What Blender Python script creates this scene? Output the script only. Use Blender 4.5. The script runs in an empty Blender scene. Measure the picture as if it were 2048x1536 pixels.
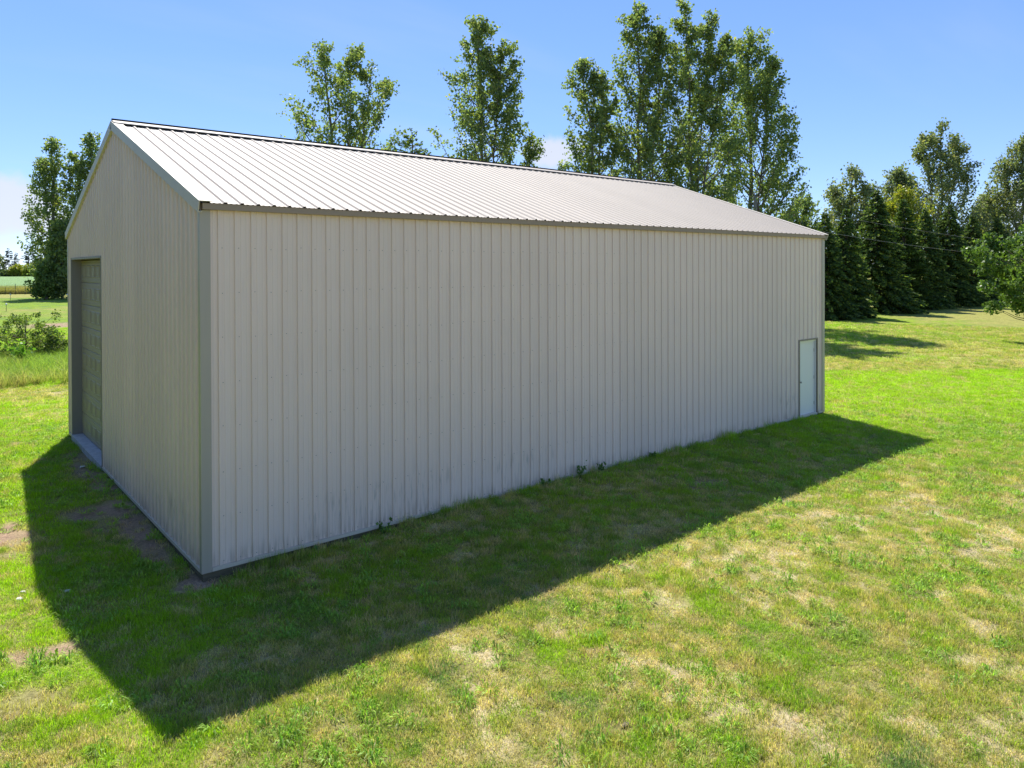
import bpy, math, random
import numpy as np
from mathutils import Vector, Matrix

# ---------------------------------------------------------------- camera, light, sky
SC = bpy.context.scene
COL = SC.collection
CAM = np.array([-3.021, -10.220, 4.151])
YAW, PITCH, ROLL, FPX = 0.8839, -0.0067, -0.0034, 1443.4
_fw = np.array([math.cos(PITCH)*math.cos(YAW), math.cos(PITCH)*math.sin(YAW), math.sin(PITCH)])
_r = np.array([math.sin(YAW), -math.cos(YAW), 0.0])
_u = np.cross(_r, _fw)
_r2 = math.cos(ROLL)*_r + math.sin(ROLL)*_u
_u2 = -math.sin(ROLL)*_r + math.cos(ROLL)*_u
cd = bpy.data.cameras.new('camera')
cam = bpy.data.objects.new('camera', cd)
COL.objects.link(cam)
cd.sensor_fit = 'HORIZONTAL'
cd.sensor_width = 36.0
cd.lens = FPX/2048*36.0
cd.shift_x = 11.9/2048
cd.shift_y = -222.6/2048
cd.clip_start = 0.1
cd.clip_end = 6000
m = Matrix.Identity(4)
for i in range(3):
    m[i][0], m[i][1], m[i][2], m[i][3] = _r2[i], _u2[i], -_fw[i], CAM[i]
cam.matrix_world = m
SC.camera = cam

SUNV = Vector((0.2504, 0.6422, 1.0)).normalized()      # towards the sun
SUN_EL = math.asin(SUNV.z)
SUN_AZ = math.atan2(SUNV.x, SUNV.y)
sd = bpy.data.lights.new('sun', 'SUN')
sd.energy = 4.0
sd.angle = math.radians(0.53)
sd.color = (1.0, 0.955, 0.88)
sun = bpy.data.objects.new('sun', sd)
COL.objects.link(sun)
sun.rotation_euler = (-SUNV).to_track_quat('-Z', 'Y').to_euler()
sun.location = (0, 0, 60)

SC.view_settings.view_transform = 'Standard'
SC.view_settings.look = 'None'
SC.view_settings.gamma = 1.0
SC.view_settings.exposure = 1.12
SC.view_settings.use_curve_mapping = False


def px_dir(px):
    d = (px-1012.1)/FPX
    return np.array([math.cos(YAW)+d*math.sin(YAW), math.sin(YAW)-d*math.cos(YAW)])


def spot(px, depth):
    d = px_dir(px)
    return CAM[0]+d[0]*depth, CAM[1]+d[1]*depth


def height(py, depth):
    return CAM[2]+depth*((545.4-py)/FPX-0.0067)


def nn(nt, typ, **kw):
    n = nt.nodes.new(typ)
    for k, v in kw.items():
        setattr(n, k, v)
    return n


def math_n(nt, op, a, b=None, clamp=False):
    n = nt.nodes.new('ShaderNodeMath')
    n.operation = op
    n.use_clamp = clamp
    for i, v in enumerate((a, b)):
        if v is None:
            continue
        if isinstance(v, (int, float)):
            n.inputs[i].default_value = v
        else:
            nt.links.new(v, n.inputs[i])
    return n.outputs[0]


def mix_col(nt, fac, a, b, mode='MIX'):
    n = nt.nodes.new('ShaderNodeMix')
    n.data_type = 'RGBA'
    n.blend_type = mode
    n.clamp_factor = True
    for sock, v in ((n.inputs[0], fac), (n.inputs[6], a), (n.inputs[7], b)):
        if isinstance(v, (int, float)):
            sock.default_value = v
        elif isinstance(v, tuple):
            sock.default_value = v if len(v) == 4 else v+(1,)
        else:
            nt.links.new(v, sock)
    return n.outputs[2]


def ramp(nt, fac, p0, p1):
    n = nt.nodes.new('ShaderNodeMapRange')
    n.interpolation_type = 'SMOOTHSTEP'
    nt.links.new(fac, n.inputs[0])
    n.inputs[1].default_value = p0
    n.inputs[2].default_value = p1
    return n.outputs[0]


W = bpy.data.worlds.new('World')
SC.world = W
W.use_nodes = True
nt = W.node_tree
nt.nodes.clear()
sky = nn(nt, 'ShaderNodeTexSky', sky_type='NISHITA')
sky.sun_disc = False
sky.sun_elevation = SUN_EL
sky.sun_rotation = SUN_AZ
sky.altitude = 250
sky.air_density = 0.76
sky.dust_density = 0.0
sky.ozone_density = 3.0
tc = nn(nt, 'ShaderNodeTexCoord')
sep = nn(nt, 'ShaderNodeSeparateXYZ')
nt.links.new(tc.outputs['Generated'], sep.inputs[0])
hs = nn(nt, 'ShaderNodeHueSaturation')
hs.inputs['Saturation'].default_value = 1.26
gm = nn(nt, 'ShaderNodeGamma')                           # the whole sky evenly softened, as in the picture
gm.inputs[1].default_value = 0.62
nt.links.new(sky.outputs[0], gm.inputs[0])
nt.links.new(gm.outputs[0], hs.inputs['Color'])
# cumulus low over the horizon (several round the horizon, two of them in the picture) and thin cirrus
no = nn(nt, 'ShaderNodeTexNoise')
no.inputs['Scale'].default_value = 14.0
no.inputs['Detail'].default_value = 7.0
no.inputs['Roughness'].default_value = 0.58
nt.links.new(tc.outputs['Generated'], no.inputs['Vector'])
lobes = None
CL = []
for px, py, sx, sy in ((5, 425, .075, .036), (-150, 440, .10, .035), (1110, 316, .052, .021), (2260, 420, .09, .03)):
    d = px_dir(px)
    CL.append((math.atan2(d[1], d[0]), math.atan((545.4-py)/FPX/np.hypot(*d)), sx, sy))
for k, az in enumerate((2.75, -2.45, -1.8, -1.1, -0.45)):
    CL.append((az, 0.12+0.04*(k % 3), .12, .045))
for az, el, sx, sy in CL:
    v = (math.cos(az)*math.cos(el), math.sin(az)*math.cos(el), math.sin(el))
    sub = nn(nt, 'ShaderNodeVectorMath', operation='SUBTRACT')
    nt.links.new(tc.outputs['Generated'], sub.inputs[0])
    sub.inputs[1].default_value = v
    sc_ = nn(nt, 'ShaderNodeVectorMath', operation='MULTIPLY')
    nt.links.new(sub.outputs[0], sc_.inputs[0])
    sc_.inputs[1].default_value = (1/sx, 1/sx, 1/sy)
    ln = nn(nt, 'ShaderNodeVectorMath', operation='LENGTH')
    nt.links.new(sc_.outputs[0], ln.inputs[0])
    g = math_n(nt, 'SUBTRACT', 1.0, math_n(nt, 'MULTIPLY', ln.outputs['Value'], 0.5), clamp=True)
    lobes = g if lobes is None else math_n(nt, 'MAXIMUM', lobes, g)
cum = ramp(nt, math_n(nt, 'ADD', math_n(nt, 'MULTIPLY', lobes, 0.8), math_n(nt, 'MULTIPLY', no.outputs[0], 0.9)), 0.72, 1.02)
dv = math_n(nt, 'ADD', math_n(nt, 'MAXIMUM', sep.outputs[2], 0.0), 0.12)
cx = math_n(nt, 'DIVIDE', sep.outputs[0], dv)
cy = math_n(nt, 'DIVIDE', sep.outputs[1], dv)
cb = nn(nt, 'ShaderNodeCombineXYZ')
nt.links.new(cx, cb.inputs[0])
nt.links.new(cy, cb.inputs[1])
mp = nn(nt, 'ShaderNodeMapping')
mp.inputs['Rotation'].default_value = (0, 0, 0.6)
mp.inputs['Scale'].default_value = (0.35, 1.3, 1)
nt.links.new(cb.outputs[0], mp.inputs[0])
ci = nn(nt, 'ShaderNodeTexNoise')
ci.inputs['Scale'].default_value = 1.1
ci.inputs['Detail'].default_value = 5.0
ci.inputs['Roughness'].default_value = 0.5
nt.links.new(mp.outputs[0], ci.inputs['Vector'])
cirrus = math_n(nt, 'MULTIPLY', ramp(nt, ci.outputs[0], 0.5, 0.85), 0.22)
tn = nn(nt, 'ShaderNodeVectorMath', operation='MULTIPLY')
nt.links.new(hs.outputs[0], tn.inputs[0])
tn.inputs[1].default_value = (.90, .99, 1.28)
tint = tn.outputs[0]
c1 = mix_col(nt, cirrus, tint, (2.5, 2.75, 3.3))
c2 = mix_col(nt, math_n(nt, 'MULTIPLY', cum, 0.8), c1, (2.8, 2.85, 3.1))
bg = nn(nt, 'ShaderNodeBackground')
bg.inputs['Strength'].default_value = 0.138
nt.links.new(c2, bg.inputs['Color'])
wo = nn(nt, 'ShaderNodeOutputWorld')
nt.links.new(bg.outputs[0], wo.inputs[0])

# ---------------------------------------------------------------- helpers
rng = np.random.default_rng(7)
random.seed(7)


def tag(o, label=None, cat=None, group=None, kind=None):
    if label: o['label'] = label
    if cat: o['category'] = cat
    if group: o['group'] = group
    if kind: o['kind'] = kind
    return o


def empty(name, loc, label, cat, group=None, rz=0.0):
    o = bpy.data.objects.new(name, None)
    COL.objects.link(o)
    o.location = loc
    o.rotation_euler = (0, 0, rz)
    o.empty_display_size = 0.3
    return tag(o, label, cat, group)


def link_mesh(name, me, mat=None, parent=None, loc=None):
    o = bpy.data.objects.new(name, me)
    if mat is not None and not me.materials:
        me.materials.append(mat)
    COL.objects.link(o)
    if parent is not None:
        o.parent = parent
    if loc is not None:
        o.location = loc
    return o


class MB:
    """collects polygons for ONE mesh"""
    def __init__(s):
        s.v, s.f = [], []

    def add(s, vs, fs):
        b = len(s.v)
        s.v.extend([tuple(map(float, q)) for q in vs])
        s.f.extend([tuple(i+b for i in f) for f in fs])

    def box(s, x0, x1, y0, y1, z0, z1):
        s.add([(x0, y0, z0), (x1, y0, z0), (x1, y1, z0), (x0, y1, z0), (x0, y0, z1), (x1, y0, z1), (x1, y1, z1), (x0, y1, z1)],
              [(0, 3, 2, 1), (4, 5, 6, 7), (0, 1, 5, 4), (1, 2, 6, 5), (2, 3, 7, 6), (3, 0, 4, 7)])

    def prism(s, poly, axis_vec):
        n = len(poly)
        a = [np.array(q, float) for q in poly]
        b = [q+np.array(axis_vec, float) for q in a]
        s.add(a+b, [tuple(range(n-1, -1, -1)), tuple(range(n, 2*n))]+[(i, (i+1) % n, n+(i+1) % n, n+i) for i in range(n)])

    def tube(s, pts, radii, sides=6):
        pts = [np.array(q, float) for q in pts]
        vs = []
        for i, q in enumerate(pts):
            t = pts[min(i+1, len(pts)-1)]-pts[max(i-1, 0)]
            t = t/(np.linalg.norm(t)+1e-9)
            a = np.cross(t, (0, 0, 1) if abs(t[2]) < .9 else (1, 0, 0))
            a /= np.linalg.norm(a)
            b = np.cross(t, a)
            for k in range(sides):
                an = 2*math.pi*k/sides
                vs.append(q+radii[i]*(a*math.cos(an)+b*math.sin(an)))
        fs = []
        for i in range(len(pts)-1):
            for k in range(sides):
                k2 = (k+1) % sides
                fs.append((i*sides+k, i*sides+k2, (i+1)*sides+k2, (i+1)*sides+k))
        fs.append(tuple(range(sides-1, -1, -1)))
        fs.append(tuple((len(pts)-1)*sides+k for k in range(sides)))
        s.add(vs, fs)

    def mesh(s, name, mat=None, smooth=False):
        me = bpy.data.meshes.new(name)
        me.from_pydata(s.v, [], s.f)
        if mat is not None:
            me.materials.append(mat)
        if smooth:
            me.polygons.foreach_set('use_smooth', [True]*len(me.polygons))
        me.update()
        return me

    def obj(s, name, mat, parent=None, loc=None, smooth=False):
        return link_mesh(name, s.mesh(name, mat, smooth), None, parent, loc)


def quads_mesh(name, V, mat):
    """V: (n,k,3) array of separate k-gons -> one mesh"""
    n, k = V.shape[0], V.shape[1]
    me = bpy.data.meshes.new(name)
    me.vertices.add(n*k)
    me.vertices.foreach_set('co', V.reshape(-1).astype(np.float32))
    me.loops.add(n*k)
    me.loops.foreach_set('vertex_index', np.arange(n*k, dtype=np.int32))
    me.polygons.add(n)
    me.polygons.foreach_set('loop_start', np.arange(0, n*k, k, dtype=np.int32))
    me.polygons.foreach_set('loop_total', np.full(n, k, dtype=np.int32))
    me.materials.append(mat)
    me.update(calc_edges=True)
    return me


class VNoise:
    def __init__(s, seed):
        s.g = np.random.default_rng(seed).random((256, 256))

    def at(s, x, y):
        xi, yi = np.floor(x).astype(int), np.floor(y).astype(int)
        fx, fy = x-xi, y-yi
        fx, fy = fx*fx*(3-2*fx), fy*fy*(3-2*fy)
        a, b = s.g[xi & 255, yi & 255], s.g[(xi+1) & 255, yi & 255]
        c, d = s.g[xi & 255, (yi+1) & 255], s.g[(xi+1) & 255, (yi+1) & 255]
        return (a*(1-fx)+b*fx)*(1-fy)+(c*(1-fx)+d*fx)*fy

    def fbm(s, x, y, octv=4, rough=.55):
        t, a, w = 0, 1.0, 0
        for k in range(octv):
            t = t+a*s.at(x*2**k+17.3*k, y*2**k+31.7*k)
            w += a
            a *= rough
        return t/w


# ---------------------------------------------------------------- materials
def principled(name, col, rough=.5, spec=.5, metal=0.0):
    mt = bpy.data.materials.new(name)
    mt.use_nodes = True
    b = mt.node_tree.nodes['Principled BSDF']
    b.inputs['Base Color'].default_value = tuple(col)+(1,)
    b.inputs['Roughness'].default_value = rough
    b.inputs['Specular IOR Level'].default_value = spec
    b.inputs['Metallic'].default_value = metal
    return mt, mt.node_tree, b


def painted_steel(name, col, rough=.36, stain=0.0, wob=0.03, spec=.5):
    mt, t, b = principled(name, col, rough, spec)
    geo = nn(t, 'ShaderNodeNewGeometry')
    no = nn(t, 'ShaderNodeTexNoise')
    no.inputs['Scale'].default_value = .9
    no.inputs['Detail'].default_value = 6
    t.links.new(geo.outputs['Position'], no.inputs['Vector'])
    mpn = nn(t, 'ShaderNodeMapping')
    mpn.inputs['Scale'].default_value = (9, 9, .55)
    t.links.new(geo.outputs['Position'], mpn.inputs[0])
    st = nn(t, 'ShaderNodeTexNoise')                       # thin run-off streaks
    st.inputs['Scale'].default_value = 3.0
    st.inputs['Detail'].default_value = 4
    t.links.new(mpn.outputs[0], st.inputs['Vector'])
    c = mix_col(t, math_n(t, 'MULTIPLY', ramp(t, no.outputs[0], .35, .75), .10), tuple(col), tuple(x*.72 for x in col))
    c = mix_col(t, math_n(t, 'MULTIPLY', ramp(t, st.outputs[0], .5, .8), .16), c, tuple(x*.7 for x in col))
    oi = nn(t, 'ShaderNodeObjectInfo')
    mr = nn(t, 'ShaderNodeMapRange')
    t.links.new(oi.outputs['Random'], mr.inputs[0])
    mr.inputs[3].default_value = 1-wob
    mr.inputs[4].default_value = 1+wob
    c = mix_col(t, 1.0, c, mr.outputs[0], 'MULTIPLY')
    if stain:
        sp = nn(t, 'ShaderNodeSeparateXYZ')
        t.links.new(geo.outputs['Position'], sp.inputs[0])
        m2 = nn(t, 'ShaderNodeMapping')
        m2.inputs['Scale'].default_value = (14, 14, 1.6)
        t.links.new(geo.outputs['Position'], m2.inputs[0])
        n2 = nn(t, 'ShaderNodeTexNoise')
        n2.inputs['Scale'].default_value = 1.6
        n2.inputs['Detail'].default_value = 5
        t.links.new(m2.outputs[0], n2.inputs['Vector'])
        n3 = nn(t, 'ShaderNodeTexNoise')
        n3.inputs['Scale'].default_value = .55
        t.links.new(geo.outputs['Position'], n3.inputs['Vector'])
        low = math_n(t, 'MULTIPLY', math_n(t, 'SUBTRACT', 1.0, ramp(t, sp.outputs[2], .45, .95)), ramp(t, sp.outputs[2], .12, .4))
        fac = math_n(t, 'MULTIPLY', math_n(t, 'MULTIPLY', ramp(t, n2.outputs[0], .5, .68), ramp(t, n3.outputs[0], .42, .62)), low)
        c = mix_col(t, math_n(t, 'MULTIPLY', fac, stain), c, (.22, .23, .19))
        splash = math_n(t, 'MULTIPLY', math_n(t, 'SUBTRACT', 1.0, ramp(t, sp.outputs[2], .04, .34)), ramp(t, n2.outputs[0], .35, .65))
        c = mix_col(t, math_n(t, 'MULTIPLY', splash, .45), c, (.30, .23, .16))
    t.links.new(c, b.inputs['Base Color'])
    bm_ = nn(t, 'ShaderNodeBump')                          # slight oil-canning of the sheet
    bm_.inputs['Strength'].default_value = .12
    bm_.inputs['Distance'].default_value = .02
    n4 = nn(t, 'ShaderNodeTexNoise')
    n4.inputs['Scale'].default_value = 2.2
    t.links.new(geo.outputs['Position'], n4.inputs['Vector'])
    t.links.new(n4.outputs[0], bm_.inputs['Height'])
    t.links.new(bm_.outputs[0], b.inputs['Normal'])
    return mt


STONE = (.835, .67, .55)
M_WALL = painted_steel('stone_painted_steel', STONE, .45, stain=.38, spec=.2)
M_ROOF = painted_steel('roof_painted_steel', (.46, .405, .335), .6, spec=.2)
M_TRIM = painted_steel('trim_painted_steel', (.44, .385, .30), .4)
M_RAKE = painted_steel('rake_painted_steel', (.62, .555, .45), .5, spec=.3)
M_EAVE = painted_steel('eave_shaded_steel', (.36, .27, .19), .6, spec=.2)  # overhang shade and brown ground reflection put into this colour
M_DOOR = painted_steel('overhead_door_paint', (.37, .31, .25), .5, spec=.15)
M_JAMB = painted_steel('door_jamb_paint', (.27, .24, .21), .5, spec=.3)
M_BASE = painted_steel('base_trim_paint', (.64, .56, .44), .45)
M_WHITE = principled('white_door_paint', (.80, .765, .70), .45)[0]
M_FRAME = principled('bronze_door_frame', (.25, .20, .16), .45)[0]
M_SCREW = principled('screw_metal', (.30, .265, .215), .45)[0]
M_DARK = principled('foam_closure', (.03, .027, .026), .9, .1)[0]
M_KNOB = principled('brushed_nickel', (.34, .30, .26), .3, .5, 1.0)[0]


def rough_mat(name, a, b_, scale, rough=.9, bump=.4, stretch=None):
    mt, t, b = principled(name, a, rough, .2)
    geo = nn(t, 'ShaderNodeTexCoord')
    no = nn(t, 'ShaderNodeTexNoise')
    no.inputs['Scale'].default_value = scale
    no.inputs['Detail'].default_value = 7
    no.inputs['Roughness'].default_value = .65
    src = geo.outputs['Object']
    if stretch:
        mp = nn(t, 'ShaderNodeMapping')
        mp.inputs['Scale'].default_value = stretch
        t.links.new(src, mp.inputs[0])
        src = mp.outputs[0]
    t.links.new(src, no.inputs['Vector'])
    c = mix_col(t, ramp(t, no.outputs[0], .3, .7), tuple(a), tuple(b_))
    t.links.new(c, b.inputs['Base Color'])
    bp = nn(t, 'ShaderNodeBump')
    bp.inputs['Strength'].default_value = bump
    bp.inputs['Distance'].default_value = .02
    t.links.new(no.outputs[0], bp.inputs['Height'])
    t.links.new(bp.outputs[0], b.inputs['Normal'])
    return mt


M_WOOD = rough_mat('weathered_skirt_wood', (.12, .10, .06), (.20, .17, .11), 5, stretch=(.4, .4, 6))
M_POLE = rough_mat('weathered_pole_wood', (.26, .24, .22), (.40, .37, .34), 5, stretch=(6, 6, .4))
M_CONC = rough_mat('concrete', (.42, .41, .40), (.56, .55, .53), 9)
M_ROCK = rough_mat('pale_stone', (.55, .52, .48), (.72, .70, .66), 12)
M_BARK = rough_mat('poplar_bark', (.12, .105, .085), (.25, .225, .19), 6, stretch=(5, 5, .6))
M_DBARK = rough_mat('dark_bark', (.06, .045, .035), (.11, .09, .07), 6, stretch=(5, 5, .6))
M_WIRE = principled('aluminium_wire', (.38, .38, .38), .5, .4, .3)[0]
M_STAKE = principled('dark_stake', (.05, .05, .05), .6)[0]
M_CAP = principled('white_plastic', (.75, .75, .74), .5)[0]


def leaf_mat(name, cols, trans=.35, rough=.45, spec=.35):
    """foliage: base colour picked per leaf, light comes through it"""
    mt = bpy.data.materials.new(name)
    mt.use_nodes = True
    t = mt.node_tree
    t.nodes.clear()
    geo = nn(t, 'ShaderNodeNewGeometry')
    cr = nn(t, 'ShaderNodeValToRGB')
    el = cr.color_ramp.elements
    cr.color_ramp.interpolation = 'LINEAR'
    for i, (p, c) in enumerate(cols):
        e = el[i] if i < 2 else el.new(p)
        e.position = p
        e.color = tuple(c)+(1,)
    t.links.new(geo.outputs['Random Per Island'], cr.inputs[0])
    b = nn(t, 'ShaderNodeBsdfPrincipled')
    b.inputs['Roughness'].default_value = rough
    b.inputs['Specular IOR Level'].default_value = spec
    t.links.new(cr.outputs[0], b.inputs['Base Color'])
    tr = nn(t, 'ShaderNodeBsdfTranslucent')
    c2 = mix_col(t, 1.0, cr.outputs[0], (1.45, 1.55, .62), 'MULTIPLY')
    t.links.new(c2, tr.inputs['Color'])
    mx = nn(t, 'ShaderNodeMixShader')
    mx.inputs[0].default_value = trans
    t.links.new(b.outputs[0], mx.inputs[1])
    t.links.new(tr.outputs[0], mx.inputs[2])
    o = nn(t, 'ShaderNodeOutputMaterial')
    t.links.new(mx.outputs[0], o.inputs[0])
    return mt


M_POP = leaf_mat('poplar_leaf', [(0, (.115, .17, .09)), (1, (.34, .33, .10)), (.5, (.17, .225, .10)), (.92, (.24, .28, .105))], .55, .5, .25)
M_POP2 = leaf_mat('far_poplar_leaf', [(0, (.12, .16, .09)), (1, (.30, .28, .14)), (.6, (.19, .23, .12))], .46, .6, .2)
M_SPR = leaf_mat('spruce_needle', [(0, (.04, .078, .034)), (1, (.24, .29, .075)), (.6, (.09, .145, .05))], .4, .6, .12)
M_LARCH = leaf_mat('soft_needle', [(0, (.04, .075, .022)), (1, (.10, .14, .035)), (.5, (.09, .15, .04))], .3, .6, .15)
M_MAPLE = leaf_mat('maple_leaf', [(0, (.07, .13, .03)), (1, (.18, .26, .06)), (.5, (.105, .18, .042))], .42, .42, .35)
M_YEL = leaf_mat('yellow_green_leaf', [(0, (.17, .21, .03)), (1, (.36, .32, .05)), (.5, (.24, .28, .04))], .4, .5, .3)
M_BUSH = leaf_mat('bush_leaf', [(0, (.07, .12, .035)), (1, (.24, .28, .085)), (.5, (.15, .22, .06))], .4, .55, .2)
M_FAR = leaf_mat('far_green_leaf', [(0, (.05, .085, .035)), (1, (.12, .16, .05)), (.5, (.08, .12, .042))], .3, .6, .2)
M_FARP = leaf_mat('far_pine_needle', [(0, (.03, .05, .035)), (1, (.06, .085, .05)), (.5, (.04, .065, .042))], .15, .6, .2)
M_WEED = leaf_mat('weed_leaf', [(0, (.08, .16, .04)), (1, (.17, .28, .07)), (.5, (.12, .21, .05))], .35, .5, .3)
M_WEED2 = leaf_mat('bright_weed_leaf', [(0, (.10, .22, .03)), (1, (.2, .34, .06)), (.5, (.14, .28, .04))], .4, .5, .3)

# ---------------------------------------------------------------- lawn: colours and cover as functions of the place
N1, N2, N3, N4 = VNoise(1), VNoise(2), VNoise(3), VNoise(4)
BL, BW = 17.11, 10.87
LUSH, GREEN, BLUE = np.array([.27, .42, .010]), np.array([.21, .325, .022]), np.array([.125, .215, .065])
TAN, OLIVE, DIRT = np.array([.52, .435, .25]), np.array([.36, .35, .09]), np.array([.42, .29, .195])


def sstep(a, b, x):
    t = np.clip((x-a)/(b-a), 0, 1)
    return t*t*(3-2*t)


DIRTS = [(-.45, 4.0, .75, .5, .8), (-.15, .0, .40, .35, .9), (-.25, 2.0, .22, 1.6, .8), (-.25, 5.6, .25, 1.5, .8),
         (-1.85, 3.4, .45, .7, .9), (-2.1, -.8, .55, .25, .8), (-2.0, 2.6, .5, .25, .6), (-.7, 3.0, .5, .3, .6),
         (-2.3, -1.9, .5, .3, .5), (8.8, -1.8, .5, .18, .75), (-.25, 7.6, .3, 1.1, .7), (2.8, -4.75, .3, .12, .6)]
DRYS = [(-.4, -2.6, 1.1, .7, .8), (1.7, -3.0, 1.0, .45, .7), (4.2, -3.3, 1.2, .5, .5), (-.1, -4.0, 1.0, .5, .55),
        (3.0, -4.9, 1.3, .5, .6), (6.5, -3.6, 1.5, .5, .4), (1.5, -6.2, 2.4, .9, .35), (3.0, -1.0, 2.5, .3, .45),
        (6.0, -.9, 2.5, .3, .45), (9, -5.2, 2.2, .5, .5), (7, -6.0, 2, .6, .45), (13, -5.5, 2.5, .6, .4)]
WETS = [(2.4, -4.45, .35, .22, .9), (1.85, -1.5, 1.2, .5, .5), (-1.4, 5.2, 1.4, 1.2, .4), (4.5, -5.6, .5, .9, .35), (6.0, -1.9, 2, .5, .3)]


def blobs(lst, x, y, wob):
    t = np.zeros_like(x)
    for bx, by, rx, ry, a in lst:
        d = np.sqrt(((x-bx)/rx)**2+((y-by)/ry)**2)+wob
        t = np.maximum(t, a*(1-sstep(.55, 1.25, d)))
    return t


def lawn(x, y):
    """-> colour (n,3), dryness, bare soil 0..1"""
    a = N1.fbm(x*1.7, y*1.7, 5, .62)
    b = N2.fbm(x*.28, y*.28, 4, .55)
    c = N3.fbm(x*4.5, y*4.5, 3, .6)
    d = N4.fbm(x*.11, y*.11, 3, .5)
    wob = (N2.fbm(x*2.2, y*2.2, 3)-.5)*1.5
    u = .61*x+.79*y
    left = sstep(1.0, -1.0, x-.15*y)*sstep(-5.0, -1.5, y)
    dry = .665+(a-.5)*1.35+(b-.5)*.6+(c-.5)*1.1
    dry -= .50*left
    dry -= .62*sstep(1.0, 9.5, u)*(x > 2)
    shade = (y < .05)*(y > -3.1)*(x > -1)*(x < 16)
    dry -= .10*shade
    # beyond the mown-and-watered part
    far = sstep(18.2, 18.9, u+(b-.5)*.8)*(x > 14)
    dry = dry*(1-far)+far*(.54+(d-.5)*.7+(a-.5)*.5+.25*(N2.fbm(u*1.6, (x-y)*.08, 3)-.5))
    dry = np.maximum(dry, blobs(DRYS, x, y, wob)*(.40+1.0*c))
    dry -= blobs(WETS, x, y, wob)
    bk = (y > 12)*(x < 14)
    dry = np.where(bk, .18+(a-.5)*.9+(b-.5)*.8, dry)
    strip = bk*sstep(17.2, 18.2, y)*sstep(21.2, 20.0, y)      # dry edge below the weeds
    dry = dry+strip*.4
    mead = bk*sstep(52, 54, y)*sstep(97, 95, y)
    dry = np.where(mead > .5,   .27+(d-.5)*.7+(a-.5)*.6, dry)
    rough = bk*sstep(118, 120, y)
    dry = np.where(rough > .5, .75, dry)
    dry = np.where(np.hypot(x-CAM[0], y-CAM[1]) > 48, np.minimum(dry, .60), dry)
    dry = np.clip(dry, 0, 1)
    lush = np.clip(.25+left*.55+.85*sstep(5.0, 13.0, u)*(x > 2)*(1-far)+(b-.5)*1.6, 0, 1)
    lush = np.where(bk & (y < 52), np.clip(.75+(b-.5), 0, 1), lush)
    lush = np.where(bk & (y > 52), .25, lush)
    blue = np.clip((N4.fbm(x*1.3+9, y*1.3, 3)-.52)*4, 0, 1)*(1-lush)
    g = GREEN+(LUSH-GREEN)*lush[:, None]
    g = g*(1-blue[:, None])+BLUE*blue[:, None]
    t1 = sstep(.30, .58, dry)[:, None]
    t2 = sstep(.60, .96, dry)[:, None]
    col = g*(1-t1)+OLIVE*t1
    col = col*(1-t2)+TAN*t2
    soil = blobs(DIRTS, x, y, wob)
    # garden strip of bare earth far behind on the left
    soil = np.maximum(soil, bk*sstep(50.0, 50.8, y)*sstep(57, 54, y)*(.5+a)*.8*sstep(1.5, 5, x))
    soil = np.clip(soil*(.85+.7*c), 0, 1)
    col = col*(1-soil[:, None])+DIRT*soil[:, None]
    inside = (x > .05)*(x < BL-.05)*(y > .05)*(y < BW-.05)
    soil = np.where(inside, 1.0, soil)
    return col, dry, soil


def ground_z(x, y):
    z = -.045+.05*(N2.fbm(x*.35, y*.35, 3)-.5)+.02*(N1.fbm(x*1.8, y*1.8, 2)-.5)
    z = z-.07*np.exp(-((x+.2)**2+(y+.2)**2)/6.0)
    z = z+.05*np.exp(-((y+.1)/.5)**2)*sstep(2.0, 5.0, x)*sstep(15.0, 12.0, x)
    r = np.hypot(x, y)
    return z*sstep(300, 150, r)-.03*(1-sstep(300, 150, r))


def soil_mat():
    mt, t, b = principled('lawn_soil', (.2, .2, .1), .95, .15)
    at = nn(t, 'ShaderNodeAttribute', attribute_name='gcol')
    geo = nn(t, 'ShaderNodeNewGeometry')
    n1 = nn(t, 'ShaderNodeTexNoise')
    n1.inputs['Scale'].default_value = 22
    n1.inputs['Detail'].default_value = 6
    n1.inputs['Roughness'].default_value = .75
    t.links.new(geo.outputs['Position'], n1.inputs['Vector'])
    n2 = nn(t, 'ShaderNodeTexNoise')
    n2.inputs['Scale'].default_value = 1.7
    n2.inputs['Detail'].default_value = 8
    n2.inputs['Roughness'].default_value = .7
    t.links.new(geo.outputs['Position'], n2.inputs['Vector'])
    v = math_n(t, 'ADD', math_n(t, 'MULTIPLY', ramp(t, n1.outputs[0], .3, .7), .7), .62)
    v2 = math_n(t, 'ADD', math_n(t, 'MULTIPLY', ramp(t, n2.outputs[0], .3, .7), .4), .8)
    cb = nn(t, 'ShaderNodeCombineColor')
    for i in range(3):
        t.links.new(math_n(t, 'MULTIPLY', v, v2), cb.inputs[i])
    c = mix_col(t, 1.0, at.outputs['Color'], cb.outputs[0], 'MULTIPLY')
    t.links.new(c, b.inputs['Base Color'])
    bp = nn(t, 'ShaderNodeBump')
    bp.inputs['Strength'].default_value = .7
    bp.inputs['Distance'].default_value = .04
    t.links.new(n1.outputs[0], bp.inputs['Height'])
    t.links.new(bp.outputs[0], b.inputs['Normal'])
    return mt


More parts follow.
